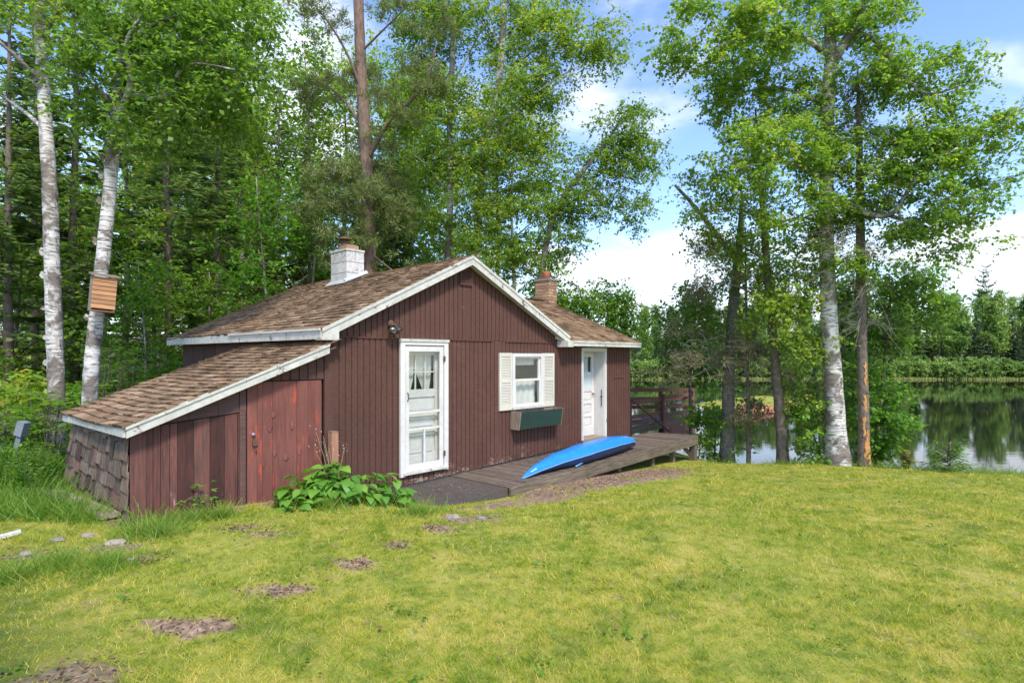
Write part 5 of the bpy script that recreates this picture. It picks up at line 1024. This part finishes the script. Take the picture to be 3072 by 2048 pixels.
# ------------------------------------------------------------------ far shore and point of land
FSP = [conifer('spruce', 12, .4, 2.0, .5, 8, 'spruce_bark', 'far_needle', .2, .45, .20, seed=90+i, r0=.12) for i in range(2)]
FAS = [broadleaf(15, 2.5+i, 2.3, 300, 20, .40, .42, 'birch_bark', 'far_leaf', .14, seed=95+i, twig_=False) for i in range(2)]
FPI = conifer('pine', 19, 9, 3.2, 1.0, 4, 'pine_bark', 'far_needle', .0, .3, .22, .6, seed=99, r0=.16)
FBU = [bush_mesh(110, 28, .26, 2.2, 2.4, 'far_leaf', 5), bush_mesh(100, 28, .26, 1.8, 1.8, 'far_leaf', 6)]
def far(kind, X, Y, s, lab, grp):
    m = {'s': FSP, 'a': FAS}[kind]; stand('spruce' if kind == 's' else 'aspen', random.choice(m), lab, X, Y, s, group=grp)
zone = lambda dx: 'left of the dark scaly trunk' if dx < 1665 else 'between dark scaly trunk and big birch' if dx < 1915 else 'between big birch and right edge'
for k in range(190):
    dx = random.uniform(1400, 2420); Yt = random.choice((107, 111, 116, 122, 128))+random.uniform(-2, 2); kind = 's' if random.random() < .48 else 'a'
    hs = .66 if dx < 1640 else .62 if dx < 1900 else .86
    far(kind, px(dx, Yt), Yt, hs*random.uniform(.62, 1.28)*(.85 if kind == 's' else 1), ('dark spruce' if kind == 's' else 'light green broadleaf tree')+' across the lake, '+zone(dx), ('spruces' if kind == 's' else 'broadleaf trees')+' across the lake '+zone(dx))
stand('pine', FPI, 'ragged tall pine standing above all others across the lake at the right', px(2265, 118), 118, 1.02, group=None)
for k in range(64):
    dx = 1395+k*16.5+random.uniform(-6, 6); Yt = random.uniform(101.3, 103.5); X = px(dx, Yt); b = FBU[k % 2]; t = thing('bush', 'rounded green bush on the far shore, '+zone(dx), 'bush', (X, Yt, gz(X, Yt)), random.uniform(0, 6), 'bushes along the far shore '+zone(dx)); t.scale = (1.25, 1.25, random.uniform(1.1, 1.6))
    obj_of('stems', b[0], t, 'stuff'); obj_of('leaves', b[1], t, 'stuff')
for k, (dx, Yt, s, kind) in enumerate(((1835, 46.5, .22, 'a'), (1870, 47, .26, 's'), (1895, 46.5, .22, 'a'))):
    X = px(dx, Yt); stand('small_tree', (FSP if kind == 's' else FAS)[k % 2], ('small conifer' if kind == 's' else 'small leafy tree')+' on the point of land above the red clay bank', X, Yt, s, group='small trees on the point of land' if kind == 's' else 'small leafy trees on the point of land', dz=1.6)
n = 6000; x = RNG.uniform(0, 112, n); y = 99.8+RNG.uniform(0, 1.6, n)+RNG.normal(size=n)*.4; P = np.stack([x, y, np.maximum(ground(x, y), WZ)-.1], 1); D = RNG.normal(size=(n, 3))*.2+np.array((0, 0, 1.))
obj_of('reeds', npmesh('reeds', strips(P, D, RNG.uniform(.25, .65, n), .06, np.tile((0, -1., 0), (n, 1))+RNG.normal(size=(n, 3))*.3), 4, M['reed'], {'rnd': RNG.uniform(0, 1, n)}), kind='stuff')

# ------------------------------------------------------------------ plants by the cabin
def leaf_part(seed):
    mb = MB(); n = 6; vs = []; r = random.Random(seed)
    for i in range(n+1):
        t = i/n; w = .38*math.sin(math.pi*t**.8)**.8*(1-.15*t); z = .30*t-.62*t*t
        for s in (-1, 0, 1): vs.append((w*s, t, z+(.10*w if s else 0)+r.uniform(-.01, .01)))
    return mb.add(vs, [(i*3+j, i*3+j+1, (i+1)*3+j+1, (i+1)*3+j) for i in range(n) for j in range(2)]).mesh('leaf', M['broad_leaf'], True)
for m in (LP := [leaf_part(i) for i in range(3)]):
    at_ = m.attributes.new('rnd', 'FLOAT', 'FACE'); at_.data.foreach_set('value', [.45+.2*LP.index(m)]*len(m.polygons))
def hosta(lab, spots, nleaf, size, hmax, cx, cy):
    X, Y, _ = l2w(cx, cy); t = thing('broadleaf_plant', lab, 'plant', (X, Y, gz(X, Y)), 0, None); mb = MB()
    for k in range(nleaf):
        lx, ly, rad = random.choice(spots); a = random.uniform(0, 6.28); q = rad*math.sqrt(random.random()); wx, wy, _ = l2w(lx+q*math.cos(a), ly+q*math.sin(a)); h = hmax*(1-.75*(q/rad)**1.5)*random.uniform(.35, 1)
        p = Vector((wx-X, wy-Y, gz(wx, wy)-gz(X, Y)+h)); o = link(bpy.data.objects.new('leaf', random.choice(LP)), t); s = size*random.uniform(.65, 1.2); o.location = p; o.scale = (s, s, s)
        da = math.atan2(wy-Y, wx-X)+random.uniform(-1.3, 1.3)-math.pi/2; o.rotation_euler = (random.uniform(-.5, .45), random.uniform(-.45, .45), da)
        mb.tube([(p.x*.85, p.y*.85, gz(wx, wy)-gz(X, Y)-.02), (p.x*.95, p.y*.95, p.z*.6), p], [.006, .005, .003], 3, cap=False)
    mb.build('stems', M['tall_grass'], t, kind='stuff'); return t
hosta('mound of large heart-shaped leaves growing against the shed door corner', [(-.6, -.5, .42), (-.2, -.6, .5), (.2, -.8, .42), (-.3, -.45, .4), (-.1, -.3, .25)], 300, .19, .50, -.1, -.5)
hosta('small clump of broad leaves in front of the shed door, left of the leafy mound', [(-.95, -.72, .17)], 16, .19, .2, -.95, -.72)
compound('raspberry_shoot', 'single light green shoot growing before the shed boards', 'plant', *l2w(-1.85, -.22)[:2], .40, 2, 'bright_leaf', .07, .3, 201, .08, 2, per_stem=5)
X, Y, _ = l2w(-.15, -.25); t = thing('dry_flower_stalk', 'dry stalks with tiny whitish seed heads in front of the short post', 'plant', (X, Y, gz(X, Y))); mb = MB(); P = []
for k in range(7):
    e = np.array((random.uniform(-.28, .28), random.uniform(-.1, .05), random.uniform(.65, .98))); mb.tube([(0, 0, 0), e*.6+np.array((.02, 0, .03)), e], [.005, .004, .003], 4, cap=False)
    for j in range(9): P.append(e+RNG.normal(size=3)*np.array((.05, .03, .05)))
mb.build('stalk', M['dry_stem'], t, kind='stuff'); P = np.array(P); obj_of('seed_heads', npmesh('seed_heads', leaf_verts(P, rvec(len(P)), rvec(len(P)), np.full(len(P), .013), .5), 4, M['flower']), t, 'stuff')
X, Y = oncrest(2103); compound('yellow_shrub', 'small yellow-green shrub on the lawn edge against the water', 'shrub', X, Y+.25, .42, 9, 'yellow_leaf', .045, .25, 205, .2, 5, per_stem=7)
bs = conifer('spruce', .62, .02, .34, .055, 6, 'spruce_bark', 'bright_leaf', -.1, 1.6, .012, .8, seed=7, r0=.012); X, Y = oncrest(2200)
stand('spruce_seedling', bs, 'baby spruce with pale new tips on the lawn edge against the water', X, Y+.25, 1., cat='tree')

# ------------------------------------------------------------------ grass, litter
def grass(name, n, sampler, hgt, w, mat, keep, lean=.45, clump=1, crad=.03):
    X, Y = sampler(n//clump); k = keep(X, Y); X, Y = X[k], Y[k]; tone = np.repeat(np.clip(RNG.normal(.5, .22, len(X)), 0, 1), clump); hh = np.repeat(RNG.uniform(.6, 1.35, len(X)), clump)
    X = np.repeat(X, clump)+RNG.normal(size=len(X)*clump)*crad*(clump > 1); Y = np.repeat(Y, clump)+RNG.normal(size=len(Y)*clump)*crad*(clump > 1); n = len(X); P = np.stack([X, Y, ground(X, Y)-.006], 1)
    a = RNG.uniform(0, 6.28, n); D = np.stack([np.cos(a)*lean*RNG.uniform(.2, 1.6, n), np.sin(a)*lean*RNG.uniform(.2, 1.6, n), np.ones(n)], 1); D = unit(D)
    b = RNG.uniform(0, 6.28, n); Sd = np.stack([np.cos(b), np.sin(b), np.zeros(n)], 1); L = (hgt(X, Y) if callable(hgt) else hgt)*RNG.uniform(.5, 1.25, n)*hh; L = L[:, None]; wv = w*RNG.uniform(.6, 1.3, n)[:, None]
    bend = np.stack([np.cos(a), np.sin(a), -np.ones(n)*.6], 1)*L*.22
    v = np.stack([P-Sd*wv, P+Sd*wv, P+D*L+bend+Sd*wv*.2, P+D*L+bend-Sd*wv*.2], 1).reshape(-1, 3)
    return obj_of(name, npmesh(name, v, 4, M[mat], {'rnd': np.clip(tone*.55+RNG.uniform(0, .45, n), 0, 1)}), None, 'stuff')
def lawn_keep(X, Y):
    lx, ly = w2l(X, Y); k = ~((lx > -2.62) & (ly > -.03) & (ly < 7)); k &= ~((lx > .05) & (lx < 2.2) & (ly > -1.5)); k &= ~((lx > 2.1) & (lx < 9.3) & (ly > -1.36+.037*(lx-2.2)))
    k &= RNG.uniform(0, 1, len(X)) > np.clip(bare(X, Y)*1.05, 0, .84); k &= RNG.uniform(0, 1, len(X)) > woodfloor(X, Y)*.7
    return k & (Y < crest(X)+1.0)
def smp(y0, y1):
    def f(n):
        Y = np.sqrt(RNG.uniform(y0*y0, y1*y1, n)); X = RNG.uniform(-1.02, 1.0, n)*Y*1.0; return X, Y
    return f
patch_h = lambda X, Y: .050*(1+.35*np.sin(2.1*X+1.3*Y)*np.sin(1.7*Y-.6*X))*(1+.9*np.clip(1-np.abs(w2l(X, Y)[1]+.15)/.35, 0, 1))
for y0, y1, n, w in ((2.4, 4.2, 80000, .0022), (4.2, 6.5, 95000, .0030), (6.5, 9.5, 110000, .0040), (9.5, 15, 120000, .0056)):
    grass('lawn_grass', n, smp(y0, y1), patch_h, w, 'lawn_blade', lawn_keep, .7, 7, .022)
def tuft_s(spots):
    def f(n):
        i = RNG.integers(0, len(spots), n); s = np.array(spots)[i]; r = np.abs(RNG.normal(size=n))*s[:, 2]*.6; a = RNG.uniform(0, 6.28, n); return s[:, 0]+r*np.cos(a), s[:, 1]+r*np.sin(a)
    return f
tw_ = [(*ong(330, 1225), .3), (*ong(365, 1230), .25), (*ong(220, 1190), .3), (*ong(180, 1175), .35), (*ong(455, 1195), .25), (*ong(500, 1190), .2), (*ong(90, 1110), .5), (*ong(30, 1100), .5), (*ong(60, 1150), .6), (*ong(130, 1300), .4), (*ong(30, 1330), .3), (*ong(250, 1300), .35), (*ong(20, 1180), .4), (*ong(390, 1205), .3), (*ong(960, 1180), .25), (*l2w(-.6, -.9)[:2], .4)]
grass('tall_grass', 8000, tuft_s(tw_), .19, .004, 'tall_grass', lambda X, Y: ~((w2l(X, Y)[0] > -2.5) & (w2l(X, Y)[1] > 0)), .7)
grass('wood_edge_grass', 26000, lambda n: (lambda Y: (RNG.uniform(-1.05, -.62, n)*Y, Y))(RNG.uniform(6.2, 16, n)), .28, .006, 'tall_grass', lambda X, Y: ~((w2l(X, Y)[0] > -2.7) & (w2l(X, Y)[1] > -.1) & (w2l(X, Y)[1] < 3.2)), .6)
def bank_s(n): X = RNG.uniform(2.5, 14, n); return X, crest(X)-.1+np.abs(RNG.normal(size=n))*.9
grass('bank_grass', 14000, bank_s, .20, .005, 'tall_grass', lambda X, Y: w2l(X, Y)[0] > 9.6, .5)
def lit_s(n):
    i = RNG.integers(0, len(BARE), n); c_ = np.array([b[0] for b in BARE])[i]; r = np.array([b[1] for b in BARE])[i]; q = RNG.normal(size=(n, 2))*r[:, None]*.6; X, Y = c_[:, 0]+q[:, 0]*1.4, c_[:, 1]+q[:, 1]
    m = RNG.uniform(size=n) < .62; lx, ly = RNG.uniform(2.2, 7.2, n), -1.75+RNG.normal(size=n)*.28
    wx, wy = ORG.x+U.x*lx+V.x*ly, ORG.y+U.y*lx+V.y*ly; return np.where(m, wx, X), np.where(m, wy, Y)
X, Y = lit_s(5200); lx, ly = w2l(X, Y); k = ~((lx > 2.1) & (ly > -1.40+.037*(lx-2.2))); X, Y = X[k], Y[k]; n = len(X); P = np.stack([X, Y, ground(X, Y)+.006], 1); D = rvec(n); D[:, 2] *= .25
obj_of('leaf_litter', npmesh('leaf_litter', leaf_verts(P, D, np.tile((0, 0, 1.), (n, 1))+RNG.normal(size=(n, 3))*.4, RNG.uniform(.014, .045, n), .2), 4, M['litter'], {'rnd': RNG.uniform(0, 1, n)}), kind='stuff')
n = 900; lx, ly = RNG.uniform(2.2, 9, n), RNG.uniform(-1.3, -.05, n); m = RNG.uniform(size=n) < .45; lx = np.where(m, RNG.uniform(.15, 2.15, n), lx); P = np.stack([ORG.x+U.x*lx+V.x*ly, ORG.y+U.y*lx+V.y*ly, np.where(lx < 2.18, -.108, -.085+.0135*(lx-2.2))+.012], 1); D = rvec(n); D[:, 2] *= .15
obj_of('needle_litter', npmesh('needle_litter', leaf_verts(P, D, np.tile((0, 0, 1.), (n, 1)), RNG.uniform(.015, .05, n), .2), 4, M['litter'], {'rnd': RNG.uniform(.3, 1, n)}), kind='stuff')
n = 420; X, Y = smp(2.6, 12.5)(n); k = lawn_keep(X, Y); X, Y = X[k], Y[k]; n = len(X); P = np.stack([X, Y, ground(X, Y)+.03], 1); D = rvec(n); D[:, 2] *= .3
obj_of('fallen_leaves', npmesh('fallen_leaves', leaf_verts(P, D, np.tile((0, 0, 1.), (n, 1))+RNG.normal(size=(n, 3))*.4, RNG.uniform(.02, .055, n), .28), 4, M['litter'], {'rnd': RNG.uniform(.2, 1, n)}), kind='stuff')
n = 90; X, Y = smp(2.8, 11)(n); k = lawn_keep(X, Y); X, Y = np.repeat(X[k], 9), np.repeat(Y[k], 9); n = len(X); a = RNG.uniform(0, 6.28, n); P = np.stack([X+RNG.normal(size=n)*.05, Y+RNG.normal(size=n)*.05, ground(X, Y)+.025], 1); D = np.stack([np.cos(a), np.sin(a), RNG.uniform(-.1, .5, n)], 1)
obj_of('clover', npmesh('clover', leaf_verts(P, D, np.tile((0, 0, 1.), (n, 1))+RNG.normal(size=(n, 3))*.3, RNG.uniform(.02, .045, n), .42), 4, M['bright_leaf'], {'rnd': RNG.uniform(0, .7, n)}), kind='stuff')
